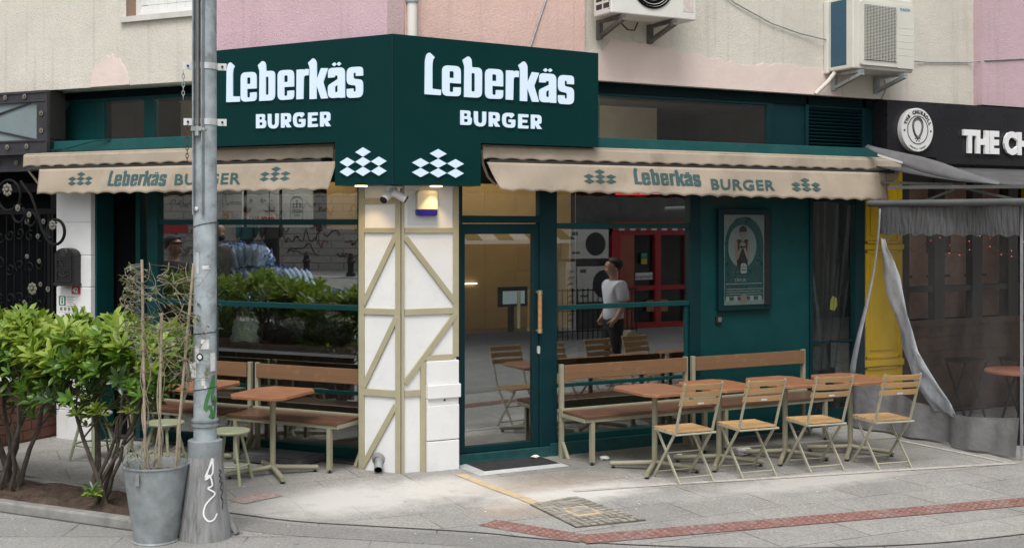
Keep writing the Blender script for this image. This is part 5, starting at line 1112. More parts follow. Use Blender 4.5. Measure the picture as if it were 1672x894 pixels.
room_fill((1.9,1.2,3.3), 46, .6); lp = ML@Vector((-1.7,.62,3.35)); room_fill(lp, 34, .5)  # unseen point lights added to brighten the rooms behind the glass
# ================================================================ AIR CONDITIONERS
m_ac = M('white ac casing', (.70,.69,.64), .42, var=.05, scale=5, dirt=(.45,.41,.33), dirt_amt=.5); m_acb = M('cream ac casing', (.66,.65,.58), .4, var=.04)
m_grille = M('dark grille', (.03,.032,.034), .5)
def brackets(t, xs, d, z, mat):
    for x in xs:
        b = MB(); b.box(x-.02,x+.02,-.015,.05,z-.19,z+.0); b.bar((x,-.01,z-.02),(x,d,z-.02),.04,.03,(0,0,1)); b.bar((x,-.01,z-.16),(x,d+.0,z-.045),.045,.035); b.build('bracket', mat, t)
a1 = thing('air_conditioner', 'old white air conditioner cut by the top edge, with a round fan and stains', 'air conditioner', (2.45,-.2,4.25), 'air conditioners on the upper wall')
b = MB(); b.box(1.99,2.985,-.40,-.08,4.262,5.0); b.build('casing', m_ac, a1, bevel=.012)
b = MB(); b.lathe([(.245,0),(.245,.012),(.225,.014),(.225,.004)], (2.46,-.40,4.58), 36, (0,-1,0), False); b.lathe([(.225,.003),(.0005,.003)], (2.46,-.40,4.58), 36, (0,-1,0), False)
b.mat(1)
for r_ in (.04,.08,.12,.16,.20,.225): b.tube([(2.46+r_*math.cos(q/32*6.2832), -.408, 4.58+r_*math.sin(q/32*6.2832)) for q in range(33)], .003, 5, False)
b.build('fan_guard', [m_recess, m_acb], a1)
b = MB()
for i in range(9):
    for j in (0,1): b.box(1.9885,1.992,-.365+j*.13,-.26+j*.13,4.32+i*.075,4.37+i*.075)
for i in range(9): b.box(1.985,1.9884,-.37,-.36,4.3+i*.075,4.31+i*.075)
b.build('side_grille', m_grille, a1)
b = MB(); b.box(2.83,2.95,-.403,-.399,4.34,4.5); b.build('label_panel', M('pale torn label',(.62,.55,.5),.6,var=.2,scale=20,dirt=(.4,.2,.18),dirt_amt=.7,dscale=14), a1)
brackets(a1, (2.12,2.72), -.42, 4.26, M('dark rusty steel',(.12,.11,.10),.6,var=.3,scale=14)); b = MB(); b.tube([(2.30,-.08,4.24),(2.38,-.09,4.17),(2.46,-.09,4.17),(2.5,-.09,4.25)], .008, 6); b.build('hose', m_rust, a1)
a2 = thing('air_conditioner', 'newer cream air conditioner with square louvred grille on the beige wall', 'air conditioner', (5.45,-.2,3.9), 'air conditioners on the upper wall')
b = MB(); b.box(5.08,5.965,-.37,.02,3.925,4.72); b.box(5.04,5.08,-.02,.05,3.9,4.70); b.build('casing', m_acb, a2, bevel=.015)
b = MB(); b.box(5.0785,5.0825,-.27,-.03,3.97,4.68); b.build('side_coil', M('blue coil fins',(.03,.09,.14),.5,var=.15,scale=60,sc=(1,1,.3)), a2)
b = MB(); b.prism(rounded([(5.17,3.965,.03),(5.70,3.965,.03),(5.70,4.655,.03),(5.17,4.655,.03)]), lambda x,z,t:(x,t,z), -.3715, -.4); 
b.box(5.70,5.955,-.392,-.3715,3.96,4.655)
for i in range(5): b.box(5.735,5.93,-.394,-.3925,4.10+i*.075,4.106+i*.075)
b.build('front_panel', m_acb, a2, bevel=.004)
b = MB(); b.box(5.215,5.675,-.403,-.4002,4.02,4.615); b.mat(1)
for i in range(38): z = 4.03+i*.0155; b.bar((5.21,-.409,z),(5.68,-.409,z),.010,.0055)
for i in range(11): b.box(5.225+i*.044,5.229+i*.044,-.412,-.404,4.02,4.615)
b.build('grille', [m_grille, m_acb], a2)
b = MB(); tv = text_vf('DAIKIN', .042, .001, .001, 1.1); b.mesh(tv, lambda x,y,z:(5.745+x,-.3935-z,4.59+y)); b.build('maker_badge', M('badge blue',(.04,.2,.32),.4), a2)
brackets(a2, (5.17,5.80), -.42, 3.915, m_zinc); b = MB(); b.tube([(5.13,-.06,3.95),(5.10,-.06,3.90),(5.02,-.04,3.80),(4.93,-.02,3.72),(4.89,0,3.67)], .024, 10); b.build('lagged_pipe', M('pipe lagging',(.62,.58,.5),.7,var=.1,bump=.3), a2)
b = MB(); b.tube([(5.85,-.05,3.88),(5.90,-.03,3.78),(5.88,0,3.70),(5.86,0,3.67)], .008, 6); b.build('hose', m_zinc, a2)
t = thing('wall_cable', 'thin grey cable sagging across the beige wall to the air conditioner', 'cable', (4,0,4.2))
b = MB(); b.tube([(3.35,.03,4.85),(3.8,.035,4.58),(4.3,.03,4.40),(4.7,.03,4.32),(5.06,.0,4.27)], .007, 6); b.tube([(5.97,.0,4.12),(6.6,.04,4.13),(7.3,.04,4.17),(7.45,-.08,4.19),(8.3,-.08,4.27)], .007, 6); b.build('cable', m_zinc, t)
t = thing('wall_cable', 'dark cable slanting down the salmon wall to the sign', 'cable', (1.4,-.05,4.2))
b = MB(); b.tube([(1.62,-.03,4.75),(1.45,-.03,4.3),(1.28,-.035,3.85)], .008, 6); b.build('cable', m_zinc, t)
# ================================================================ NEIGHBOURING CHURRO SHOP
ns = thing('churro_shop', 'brown shopfront next door with yellow pilasters behind plastic curtain', 'shop front', (7.5,.4,0))
m_yel = M('yellow gloss paint', (.68,.46,.012), .35, var=.08, scale=4, dirt=(.4,.26,.02), dirt_amt=.25); m_brn = M('brown wall boards', (.085,.052,.038), .6, var=.3, scale=5, bump=.2, bscale=12); m_wenge = M('dark window post', (.03,.028,.026), .45)
def pilaster(x0, x1, y):
    b = MB(); b.box(x0,x1,y,y+.12,0,3.0)
    for z0, z1 in ((.12,.62),(.72,1.95),(2.03,2.9)):
        for q in ((x0+.05,x1-.05,z0,z0+.03),(x0+.05,x1-.05,z1-.03,z1),(x0+.05,x0+.08,z0,z1),(x1-.08,x1-.05,z0,z1)): b.box(q[0],q[1],y-.015,y-.001,q[2],q[3])
        b.box(x0+.13,x1-.13,y-.012,y-.001,z0+.09,z1-.09)
    b.box(x0-.0,x1+.0,y-.03,y-.001,.63,.70); b.box(x0,x1,y-.025,y-.001,1.965,2.02); return b.build('pilaster', m_yel, ns, bevel=.004)
pilaster(5.715,6.35,.16); pilaster(8.5,9.6,.16)
b = MB(); b.box(6.36,8.49,.25,.35,0,1.05); b.box(6.36,8.49,.2,.26,1.05,1.12)
for i in range(6): b.box(6.36,8.49,.243,.249,.06+i*.17,.065+i*.17)
b.build('lower_wall', m_brn, ns)
b = MB()
for x in (6.40,6.98,7.62,8.25): b.box(x-.07,x+.10,.2,.3,1.12,3.0)
b.box(6.36,8.49,.21,.3,1.45,1.52); b.box(6.36,8.49,.21,.3,2.75,3.0); b.build('window_frame', m_wenge, ns)
b = MB(); b.box(6.36,8.49,.6,.62,1.1,2.8); b.mat(1)
for x in (6.6,7.2,7.45,7.9): b.box(x,x+.16,.59,.598,1.9,2.4)
for x in (6.55,7.2,7.85): b.box(x,x+.4,.588,.598,1.60,1.63)
b.build('inside_wall', [M('dusty pink brown wall',(.48,.31,.23),.7,var=.25,scale=4), m_brn], ns)
for z, lb in ((1.92,'white paper notice pinned high on the yellow pilaster'),(1.42,'white paper notice pinned low on the yellow pilaster')):
    t = thing('paper_notice', lb, 'notice', (8.75,.14,z), 'notices on the yellow pilaster'); b = MB(); b.box(8.53,8.95,.135,.138,z-.2,z+.16); b.build('sheet', m_paper, t)
    b = MB(); 
    for i in range(6): b.box(8.57,8.86+.03*(i%2),.133,.1345,z-.12+i*.04,z-.112+i*.04)
    b.build('writing', m_bgrey, t)
# fascia sign
m_fas = M('black fascia panel', (.016,.016,.020), .28, var=.15, scale=1.5)
fs = thing('fascia_sign', 'black fascia sign with white block letters THE CHURROLL', 'sign', (8.5,-.1,3.0))
b = MB(); b.box(5.85,13,-.10,.12,3.02,3.645); b.build('panel', m_fas, fs)
b = MB(); b.box(6.55,13,-.16,.1,2.955,3.015); b.box(6.55,13,-.175,-.1,2.945,2.957); b.build('lower_trim', m_black, fs)
b = MB(); tv = text_vf('THE CHURROLL', .345, .03, .020, 1.06); 
b.mesh(tv, lambda x,y,z:(7.03+x*.88,-.125-z,3.10+y)); b.build('lettering', M('white sign letters',(.88,.88,.87),.4,var=.03), fs)
rd = thing('round_sign', 'round white churro badge sign at the left end of the black fascia', 'sign', (6.25,-.14,3.07))
C0 = (6.25,3.318); RR = .247
b = MB(); b.lathe([(RR,0),(RR,.06),(RR-.004,.064)], (C0[0],-.101,C0[1]), 48, (0,-1,0)); b.build('disc', M('white disc',(.76,.76,.74),.35,var=.02), rd)
b = MB(); Yf = -.167
for r_ in (.158,): b.tube([(C0[0]+r_*math.cos(q/40*6.2832), Yf, C0[1]+r_*math.sin(q/40*6.2832)) for q in range(41)], .0045, 5, False)
def arc_text(mb, body, r, size, a_mid, span, flip):
    n = len(body)
    for i, chh in enumerate(body):
        if chh == ' ': continue
        a = a_mid+(span*(.5-(i+.5)/n) if not flip else span*(-.5+(i+.5)/n)); tv = text_vf(chh, size, .001, .004 if not flip else .001, 1, 'CENTER')
        rot = a-math.pi/2 if not flip else a+math.pi/2; ca_, sa_ = math.cos(rot), math.sin(rot); bx, bz = C0[0]+r*math.cos(a), C0[1]+r*math.sin(a)
        mb.mesh(tv, lambda x,y,z:(bx+x*ca_-y*sa_, Yf-z, bz+x*sa_+y*ca_))
arc_text(b, 'THE CHURROLL', .184, .052, math.pi/2, 2.6, False); arc_text(b, 'sweety loops', .222, .034, -math.pi/2, 1.25, True)
for s_ in (-1,1): b.ball((C0[0]+s_*.205,Yf,C0[1]-.01), (.013,.003,.013), 10, 6)
for k_, (w_, h_) in enumerate(((.10,.115),(.078,.095))):
    b.tube([(C0[0]+w_*math.sin(q/30*6.2832)*(1-.35*(1+math.cos(q/30*6.2832))/2*0)*(.55+.45*(math.cos(q/30*6.2832)+1)/2), Yf, C0[1]+.02+h_*math.cos(q/30*6.2832)) for q in range(31)], .0075-.003*k_, 5, False)
for q in range(8): b.bar((C0[0]-.05+q*.013,Yf,C0[1]+.10+.03*math.sin(q*.45)),(C0[0]-.035+q*.013,Yf,C0[1]+.125+.03*math.sin(q*.45)),.004,.002,(0,1,0))
for dx, dz in ((-.035,-.10),(.035,-.10),(-.02,-.125),(.02,-.125),(0,-.11)): b.ball((C0[0]+dx,Yf,C0[1]+dz), (.012,.002,.006), 8, 5)
b.build('emblem', m_black, rd)
# folded grey awning between the shops, its arms and the terrace rail
m_tarp = M('grey awning tarp', (.075,.075,.078), .5, var=.2, scale=3, bump=.25, bscale=5, bdist=.03); m_arm = M('grey metal arm', (.13,.14,.14), .45, metal=.2, var=.12)
ta = thing('terrace_awning', 'grey canvas terrace awning sagging from the black fascia', 'awning', (7,-1,2.9))
rows = []
for j in range(9):
    v = j/8; rows.append([(5.56+3.9*v, -.12-i/12*2.1+.01*math.sin(v*9), 2.91-.29*i/12-.05*math.sin(i/12*3.14)*(1-.5*v)) for i in range(13)])
b = MB(); b.sheet(rows); b.build('canvas', m_tarp, ta, solid=.006)
fl_pts = [(-.17,3.125,3.10),(-.30,3.09,3.045),(-.42,3.065,2.995),(-.68,3.01,2.89),(-.95,2.953,2.80),(-1.2,2.885,2.74),(-1.42,2.81,2.70),(-1.7,2.725,2.665),(-1.95,2.655,2.635)]
b = MB(); b.sheet([[(5.50,y,zt),(5.47,y-.01,(zt*2+zb)/3+.006),(5.44,y-.015,(zt+2*zb)/3),(5.42,y-.02,zb)] for y,zt,zb in fl_pts]); b.build('side_flap', M('faded tarp',(.13,.13,.135),.55,var=.2,scale=4,bump=.3,bscale=9,bdist=.02), ta, solid=.005)
b = MB(); b.bar((5.41,-.40,3.0),(5.41,-.75,2.90),.012,.02); b.build('edge_trim', m_pvc, ta)
b = MB(); b.bar((5.42,-.55,2.645),(5.42,-2.6,2.60),.03,.034); b.bar((5.6,-.1,2.72),(5.55,-1.3,2.655),.03,.03); b.bar((5.55,-.95,2.50),(5.5,-1.35,2.60),.02,.022); b.bar((5.5,-1.5,2.61),(5.5,-2.15,2.48),.02,.022); b.build('folding_arm', m_arm, ta)
tc = thing('plastic_curtain', 'clear plastic terrace curtain with grey skirt and a torn diagonal seam', 'curtain', (5.4,-1.2,0))
b = MB(); b.tube([(5.38,-.30,2.475),(5.38,-3.2,2.455)], .036, 14); b.build('rail', m_arm, tc)
X = 5.4
def wav(y, z): return X+.045*math.sin(y*9+z*1.3)*(.25+.75*(1-min(1,z/2.3)))+.03*math.sin(y*4.2-z*2)+.015*math.sin(y*23+z*3)*(1-min(1,z/2.4))
def edge_y(z): return -.47+(.42*((2.40-z)/1.82)**1.15 if z > .58 else .42)              # slanting left edge
def panel(z0f, z1f, y0f, y1f, nz, ny):
    rows = []
    for j in range(nz+1):
        v = j/nz; r_ = []
        for i in range(ny+1):
            u = i/ny; z = None
            y_a, y_b = y0f(v), y1f(v); y = y_a+(y_b-y_a)*u; z = z0f(u)+(z1f(u)-z0f(u))*v; r_.append((wav(y,z), y, z))
        rows.append(r_)
    return rows
b = MB(); b.sheet(panel(lambda u: .62-.30*math.sin(u*2.2)+.02*u, lambda u: 2.18, lambda v: edge_y(.6+1.55*v), lambda v: -2.23, 24, 40)); b.build('clear_sheet', film('clear curtain film', (.94,.93,.92), .035, (.5,.5,.51), .055, .6, 7), tc)
b = MB(); b.sheet(panel(lambda u: 2.14+.012*math.sin(u*60), lambda u: 2.46, lambda v: -.44, lambda v: -2.25, 6, 60)); b.build('top_band', M('grey vinyl band',(.105,.107,.11),.34,var=.15,scale=2,bump=.8,bscale=5,bdist=.03,sc=(1,5,1.1)), tc)
m_skirt = M('grey vinyl skirt', (.185,.182,.182), .38, var=.15, scale=4, bump=.5, bscale=9, bdist=.03)
b = MB(); b.sheet(panel(lambda u: .02+.02*u, lambda u: .64-.30*math.sin(u*2.2)+.02*u, lambda v: .02-.0*v, lambda v: -2.235, 10, 60)); b.build('skirt', m_skirt, tc)
m_seam = film('creased clear seam tape', (.78,.8,.83), .5, (.66,.69,.73), .09, .5, 9)
rows = []
for y0, y1, z in ((-.475,-.55,2.10),(-.475,-.585,1.98),(-.49,-.655,1.85),(-.51,-.71,1.68),(-.54,-.765,1.50),(-.60,-.84,1.30),(-.665,-.91,1.14),(-.74,-1.01,.95),(-.83,-1.11,.80),(-.95,-1.25,.62),(-1.06,-1.40,.46),(-1.18,-1.54,.33)):
    rows.append([(wav(y0+(y1-y0)*q/4,z)-.012-.012*math.sin(q*2.1+z*9), y0+(y1-y0)*q/4, z+.012*math.sin(z*40+q)) for q in range(5)])
b = MB(); b.sheet(rows); b.build('seam_strip', m_seam, tc, solid=.003)
rows = []
for j in range(20):
    z = 2.42-j/19*1.85; y = edge_y(z) if z < 2.4 else -.47; rows.append([(wav(y,z)-.008, y+.012+.05*(j/19)**2, z), (wav(y,z)-.012, y-.018-.02*(j/19)**2, z)])
b = MB(); b.sheet(rows); b.build('edge_strip', m_seam, tc, solid=.003)
b = MB(); b.bar((wav(-2.24,1.2)-.01,-2.24,.03),(wav(-2.24,1.2)-.01,-2.24,2.45),.03,.006,(1,0,0)); b.build('edge_strip', M('clear edge welt',(.3,.3,.31),.3), tc)
# clear curtain in front of the side door of the burger shop
cc_ = thing('door_curtain', 'clear plastic strip curtain gathered over the side door beside the teal wall', 'curtain', (5.2,.05,0))
rows = []
for j in range(16):
    v = j/15; z = 2.6-2.45*v; r_ = []
    for i in range(41):
        u = i/40; x = 4.93+u*(.62-.42*v**1.3); r_.append((x, .055+.022*math.sin(u*42)*(.4+.6*v)+.012*math.sin(u*19+v*2), z))
    rows.append(r_)
b = MB(); b.sheet(rows); b.build('film', film('door curtain film', (.80,.86,.87), .006, (.3,.36,.38), .012, .3, 4), cc_)
ys = thing('yellow_sticker', 'small yellow sticker inside the side door glass', 'sticker', (5.33,.2,1.3)); b = MB(); b.prism([(5.27,1.30),(5.33,1.28),(5.38,1.34),(5.37,1.42),(5.31,1.45),(5.28,1.40)], lambda x,z,t:(x,t,z), .19, .193); b.build('sheet', M('yellow card',(.5,.42,.06),.6), ys)
# round tables and stools on the neighbour's terrace
m_rtop = M('red brown table top', (.30,.13,.085), .4, var=.15)
for x, y, lb in ((6.25,-1.55,'round red brown table left behind the plastic curtain'),(6.95,-1.75,'round red brown table right behind the plastic curtain')):
    t = thing('round_table', lb, 'table', (x,y,0), 'round tables on the neighbouring terrace')
    b = MB(); b.lathe([(.33,.72),(.35,.725),(.35,.745),(.34,.752)], (x,y,0), 30); b.build('tabletop', m_rtop, t); b = MB(); b.tube([(x,y,.02),(x,y,.72)], .03, 10); b.lathe([(.22,0),(.2,.02),(.03,.04)], (x,y,0), 20); b.build('pedestal', m_black, t)
for x, y, lb in ((6.6,-.55,'dark stool with X legs against the brown wall behind the curtain'),(7.25,-.75,'dark stool with X legs further right behind the curtain'),(5.2,.75,'dark stool with X legs inside the side door')):
    t = thing('dark_stool', lb, 'stool', (x,y,0), 'dark stools behind the plastic curtains')
    b = MB(); b.box(x-.17,x+.17,y-.17,y+.17,.72,.75); b.build('seat', m_wenge, t); b = MB()
    for s_ in (-1,1): b.bar((x-.16,y+s_*.15,.72),(x+.16,y+s_*.15,0.03),.02,.02); b.bar((x+.16,y+s_*.14,.72),(x-.16,y+s_*.14,.03),.02,.02)
    b.build('legs', m_wenge, t)
fl_ = thing('modelled_glints', 'string of tiny red modelled glints inside the plastic curtain', 'modelled glints', (5.5,-1.5,2.0))  # small glowing beads added to stand in for red reflections
rr = random.Random(3); pts = [(5.55+.06*math.sin(i*2.1), -.62-i*.085, 2.05-.10*math.sin(i*.9)) for i in range(20)]
b = MB(); b.tube(pts, .002, 4); b.build('wire', m_black, fl_); b = MB()
for p in pts[4:]: b.ball((p[0],p[1],p[2]-.015), .004, 6, 4)
b.build('glint_beads', glow('red glint glow',(1,.12,.08),2), fl_)
# ================================================================ ACROSS THE STREETS (seen mirrored in the glass)
m_red_p = M('red shop paint', (.42,.012,.022), .4, var=.08); m_orange = M('terracotta pillar', (.36,.10,.06), .6)
FY = -11.5
ob = thing('street_building', 'plain grey beige building with a red shop across the street', 'building', (12,-14,0))
m_opp = stucco('grey beige stucco', (.33,.31,.28)); m_optop = stucco('upper grey stucco', (.42,.39,.35))
b = MB(); b.box(2.5,26,-15,FY-.3,0,3.1); b.build('wall', M('dim ground floor wall',(.12,.115,.11),.8,var=.2), ob); b = MB(); b.box(2.5,26,-15,FY-.25,3.1,9.5); b.build('upper_wall', m_optop, ob)
rsf = thing('red_shop', 'bright red shopfront with checked awning across the street', 'shop front', (10.9,FY,0))
b = MB()
for x0, x1 in ((9.83,10.05),(10.95,11.10),(11.78,11.95),(12.9,13.1)): b.box(x0,x1,FY-.1,FY,0,2.15)
b.box(9.83,13.1,FY-.1,FY-.002,2.02,2.3); b.box(10.05,13,FY-.1,FY-.004,.82,.92); b.box(10.4,13,FY-.1,FY-.004,0,.12); b.build('frame', m_red_p, rsf)
b = MB(); b.box(10.05,10.40,FY-.1,FY-.01,0,2.1); b.build('pillar', m_orange, rsf)
b = MB(); b.box(10.4,13,FY-.14,FY-.12,.0,2.1); b.build('glass', M('dark shop glass',(.012,.012,.014),.1), rsf)
b = MB(); 
for i in range(24): b.mat(i%2); b.box(9.83+i*.14,9.97+i*.14,FY-.05,FY+.05,2.12,2.22)
b.build('checked_valance', [m_red_p, m_paper], rsf)
b = MB(); b.box(10.45,10.9,FY-.05,FY-.03,1.05,1.2); b.mat(1); b.box(10.6,10.75,FY-.05,FY-.03,1.38,1.5); b.mat(2); b.box(10.6,10.75,FY-.05,FY-.03,1.52,1.62); b.mat(3); b.box(10.75,11.3,FY-.05,FY-.03,.35,.6); b.build('stickers', [m_paper, M('yellow note',(.5,.45,.1),.6), M('green note',(.05,.3,.15),.6), M('food picture',(.4,.2,.08),.6)], rsf)
b = MB(); tv = text_vf('Opening soon!', .1, .002); b.mesh(tv, lambda x,y,z:(10.9-x,FY-.02+z,1.09+y)); b.build('lettering', m_bgrey, rsf)
def cond(x0, x1, z0, z1, y, lb):
    t = thing('wall_condenser', lb, 'air conditioner', ((x0+x1)/2,y,z0), 'condensers across the street'); b = MB(); b.box(x0,x1,y-.3,y,z0,z1); b.build('casing', m_ac, t, bevel=.01)
    r_ = (z1-z0)*.40; cx = x0+(x1-x0)*.66; b = MB(); b.lathe([(r_,0),(r_,.008)], (cx,y,(z0+z1)/2), 30, (0,1,0)); b.build('fan', m_grille, t); b = MB(); b.box(x0+.06,x0+.2,y,y+.004,z1-.12,z1-.05); b.box(x0+.06,x0+.25,y,y+.004,z0+.1,z0+.14); b.build('label', m_bgrey, t)
cond(8.05,8.98,1.56,2.15,-10.3,'white condenser mounted high across the street'); cond(8.24,9.2,.70,1.40,-10.3,'white condenser standing low across the street')
t = thing('utility_box', 'white graffitied utility box across the street', 'box', (8.0,-10.3,0)); b = MB(); b.box(7.98,8.2,-10.6,-10.3,.1,1.5); b.build('cabinet', m_ac, t); b = MB()
for i in range(9): b.tube([(8.0+.02*(i%3),-10.295,.3+i*.12),(8.08,-10.295,.38+i*.12),(8.05,-10.295,.33+i*.12),(8.16,-10.295,.36+i*.12)], .008, 5)
b.build('graffiti', m_black, t)
t = thing('iron_railing', 'black iron railing across the street', 'railing', (8.3,-9.9,0)); b = MB()
for z in (.15,.55,.95): b.box(7.2,9.4,-9.92,-9.9,z,z+.025)
for i in range(20): b.box(7.2+i*.115,7.215+i*.115,-9.92,-9.9,0,1.0)
b.build('bars', m_black, t)
t = thing('striped_awning', 'green and white striped shop awning across the street', 'awning', (7.9,-10.6,1.8)); b = MB()
for i in range(8): b.mat(i%2); b._add([(5.4+i*.34,-10.2,1.95),(5.74+i*.34,-10.2,1.95),(5.74+i*.34,-11.2,2.4),(5.4+i*.34,-11.2,2.4)], [(0,1,2,3)])
b.build('canvas', [m_paper, M('awning green',(.06,.10,.06),.7)], t, solid=.02); b = MB(); b.box(5.4,8.12,-10.22,-10.15,1.88,1.95); b.build('front_bar', m_paper, t)
t = thing('shop_board', 'dark blue shop board below the striped awning', 'sign', (7.9,-10.8,1.4)); b = MB(); b.box(7.2,8.0,-10.9,-10.8,1.3,1.8); b.build('panel', M('navy board paint',(.015,.02,.06),.4), t)
st = thing('stone_bollard', 'rounded stone bollard by the far kerb', 'bollard', (7.9,-7.9,0)); b = MB(); b.prism([(7.72,0),(8.08,0)]+[(7.9+.18*math.cos(q*math.pi/8), .14+.2*math.sin(q*math.pi/8)) for q in range(9)], lambda x,z,t:(x,t,z), -8.0, -7.8); b.build('stone', M('sandstone',(.36,.30,.21),.8), st)
# left: climbing street with graffiti wall
def LZ(x, y): p = ML@Vector((x,y,0)); return ramp_z(p.x, p.y)
gw = thing('graffiti_wall', 'grey stone block wall covered in graffiti up the side street', 'wall', ML@Vector((-14,-17,.9)))
A_, B_ = Vector((-24,-12.4,0)), Vector((-4,-21.9,0)); dW = (B_-A_).normalized(); nW = Vector((-dW.y,dW.x,0))
if nW.y < 0: nW = -nW
def onw(s_, z, o=0): q = A_+dW*s_+nW*o; return (q.x, q.y, z)
m, n, l, out = _new('stone block wall'); bsd = n.new('ShaderNodeBsdfPrincipled'); br = n.new('ShaderNodeTexBrick'); uvm = n.new('ShaderNodeCombineXYZ'); pos = coords(n, l, 'World'); sx_ = n.new('ShaderNodeSeparateXYZ'); l.new(pos, sx_.inputs[0])
l.new(mth(n,l,'ADD',sx_.outputs[1],mth(n,l,'MULTIPLY',sx_.outputs[0],.3)), uvm.inputs[0]); l.new(sx_.outputs[2], uvm.inputs[1]); l.new(uvm.outputs[0], br.inputs[0])
br.inputs['Scale'].default_value = 1; br.inputs['Brick Width'].default_value = .62; br.inputs['Row Height'].default_value = .2; br.inputs['Mortar Size'].default_value = .016; br.inputs['Color1'].default_value = (.52,.48,.43,1); br.inputs['Color2'].default_value = (.42,.39,.35,1); br.inputs['Mortar'].default_value = (.16,.15,.14,1)
l.new(mixc(n,l,ramp(n,l,noise(n,l,pos,3,6,.7),.3,.75),br.outputs[0],(.38,.355,.32)), bsd.inputs['Base Color']); bsd.inputs['Roughness'].default_value = .9; l.new(bsd.outputs[0], out.inputs[0]); m_block = m
b = MB(ML); LW = (B_-A_).length; b.prism([(0,.3),(LW,.3),(LW,3.6),(0,3.6)], lambda s_,z,t: onw(s_,z,t), -.4, 0); b.build('blocks', m_block, gw)
rr = random.Random(31); m_gr = [M('black spray',(.03,.03,.035),.7), M('dark red spray',(.30,.03,.06),.7), M('grey spray',(.22,.23,.24),.7)]
b = MB(ML)
for i in range(95):
    s0 = rr.uniform(5,18); z0 = rr.uniform(1.35,2.8); b.mat(rr.choice((0,0,1,2))); pts = [(s0,z0)]; sc_ = rr.uniform(.35,1.3)
    for k_ in range(rr.randint(5,9)): pts.append((pts[-1][0]+rr.uniform(.0,.17)*sc_, z0+rr.uniform(-.17,.17)*sc_))
    b.tube([onw(p.x,p.y,.012) for p in smooth_line(pts,4)], .010, 4)
b.build('graffiti', m_gr, gw)
bd_up = thing('side_street_building', 'pale building block standing above the graffiti wall', 'building', ML@Vector((-17,-24,1))); b = MB(ML); b.prism([(-6,3.0),(LW+14,3.0),(LW+14,9.5),(-6,9.5)], lambda s_,z,t: onw(s_,z,t), -5, -3.5); b.build('wall', m_optop, bd_up)
t = thing('red_plate', 'small red wall plate on the graffiti wall', 'plate', ML@Vector((-16.8,-15.8,2))); b = MB(ML); q = A_+dW*7.9; b.prism([(7.4,2.02),(8.2,2.02),(8.2,2.25),(7.4,2.25)], lambda s_,z,t_: onw(s_,z,t_), .01, .03); b.build('plate', m_red_p, t)
for x, y in ((-12.5,-15.65),(-11.48,-16.14),(-13.6,-15.1)):
    z = LZ(x,y); t = thing('street_bollard', 'dark iron bollard on the kerb below the graffiti wall', 'bollard', ML@Vector((x,y,z)), 'bollards below the graffiti wall'); b = MB(ML); b.lathe([(.13,0),(.12,.1),(.075,.12),(.08,.35),(.11,.38),(.10,.42),(.07,.44),(.075,.5),(.03,.58)], (x,y,z), 16); b.build('post', m_black, t)
b = MB(ML); b.sheet([[(x+.0, y, LZ(x,y)+.02) for x, y in ((-20+i*.6-.0, -12.0-i*.285) for i in range(28))], [(x, y, LZ(x,y)+.02) for x, y in ((-20+i*.6-.0+.06, -11.88-i*.285) for i in range(28))]]); struct(b.build('street_line', m_paper))
# packs of water bottles piled on a pallet
m_bot = M('blue water bottle plastic', (.50,.62,.80), .2, var=.3, scale=20); m_cap = M('bottle cap', (.05,.12,.4), .4)
def pack():
    t = thing('bottle_pack', 'x', 'bottle pack', local=True)
    b = MB()
    for i in range(3):
        for j in range(2):
            cx, cy = -.1+i*.1, -.05+j*.1; b.lathe([(.047,0),(.048,.05),(.043,.08),(.048,.11),(.048,.2),(.04,.25),(.016,.285),(.016,.30)], (cx,cy,0), 10)
    b.build('bottles', m_bot, t); b = MB()
    for i in range(3):
        for j in range(2): b.lathe([(.018,.298),(.018,.32)], (-.1+i*.1,-.05+j*.1,0), 8)
    b.build('caps', m_cap, t)
    return t
pk = pack(); used = False; base = Vector((-4.75,-3.75,0)); zb_ = LZ(-4.75,-3.75)+.96
for lay, n_ in ((0,9),(1,6),(2,3)):
    for i in range(n_):
        for j in (0,1):
            o = pk if not used else copy_tree(pk); used = True
            q = ML@Vector((-5.35+i*.20*1.0+lay*.04, -3.5-i*.055-j*.24, 0)); o.location = (q.x,q.y,zb_+lay*.325); o.rotation_euler = (0,0,AL+rad(8)*math.sin(i*3+lay+j)+1.57); o.rotation_euler = (rr.choice((0,0,.5,1.2,-.7))+rr.uniform(-.2,.2), rr.uniform(-.35,.35), AL+rr.uniform(-.6,.6)+1.57); o['label'] = 'shrink-wrapped pack of blue water bottles in the pile by the planter'; o['group'] = 'packs of water bottles piled by the planter'
t = thing('timber_stand', 'wooden stand under the water bottle packs', 'stand', ML@Vector((-4.5,-3.8,0))); b = MB(ML)
for j in range(5): b.bar((-5.6,-3.30-j*.13,zb_-.03),(-3.4,-3.9-j*.13,zb_-.03),.1,.03)
for i in (0,1,2): b.bar((-5.4+i*.95,-3.3-i*.26,zb_-.09),(-5.5+i*.95,-4.0-i*.26,zb_-.09),.1,.09)
for i in (0,2):
    for j in (0,1): b.box(-5.45+i*.95,-5.35+i*.95,-3.4-i*.26-j*.5,-3.3-i*.26-j*.5,.05,zb_-.05)
b.build('boards', M('pallet wood',(.25,.17,.10),.8,var=.2), t)
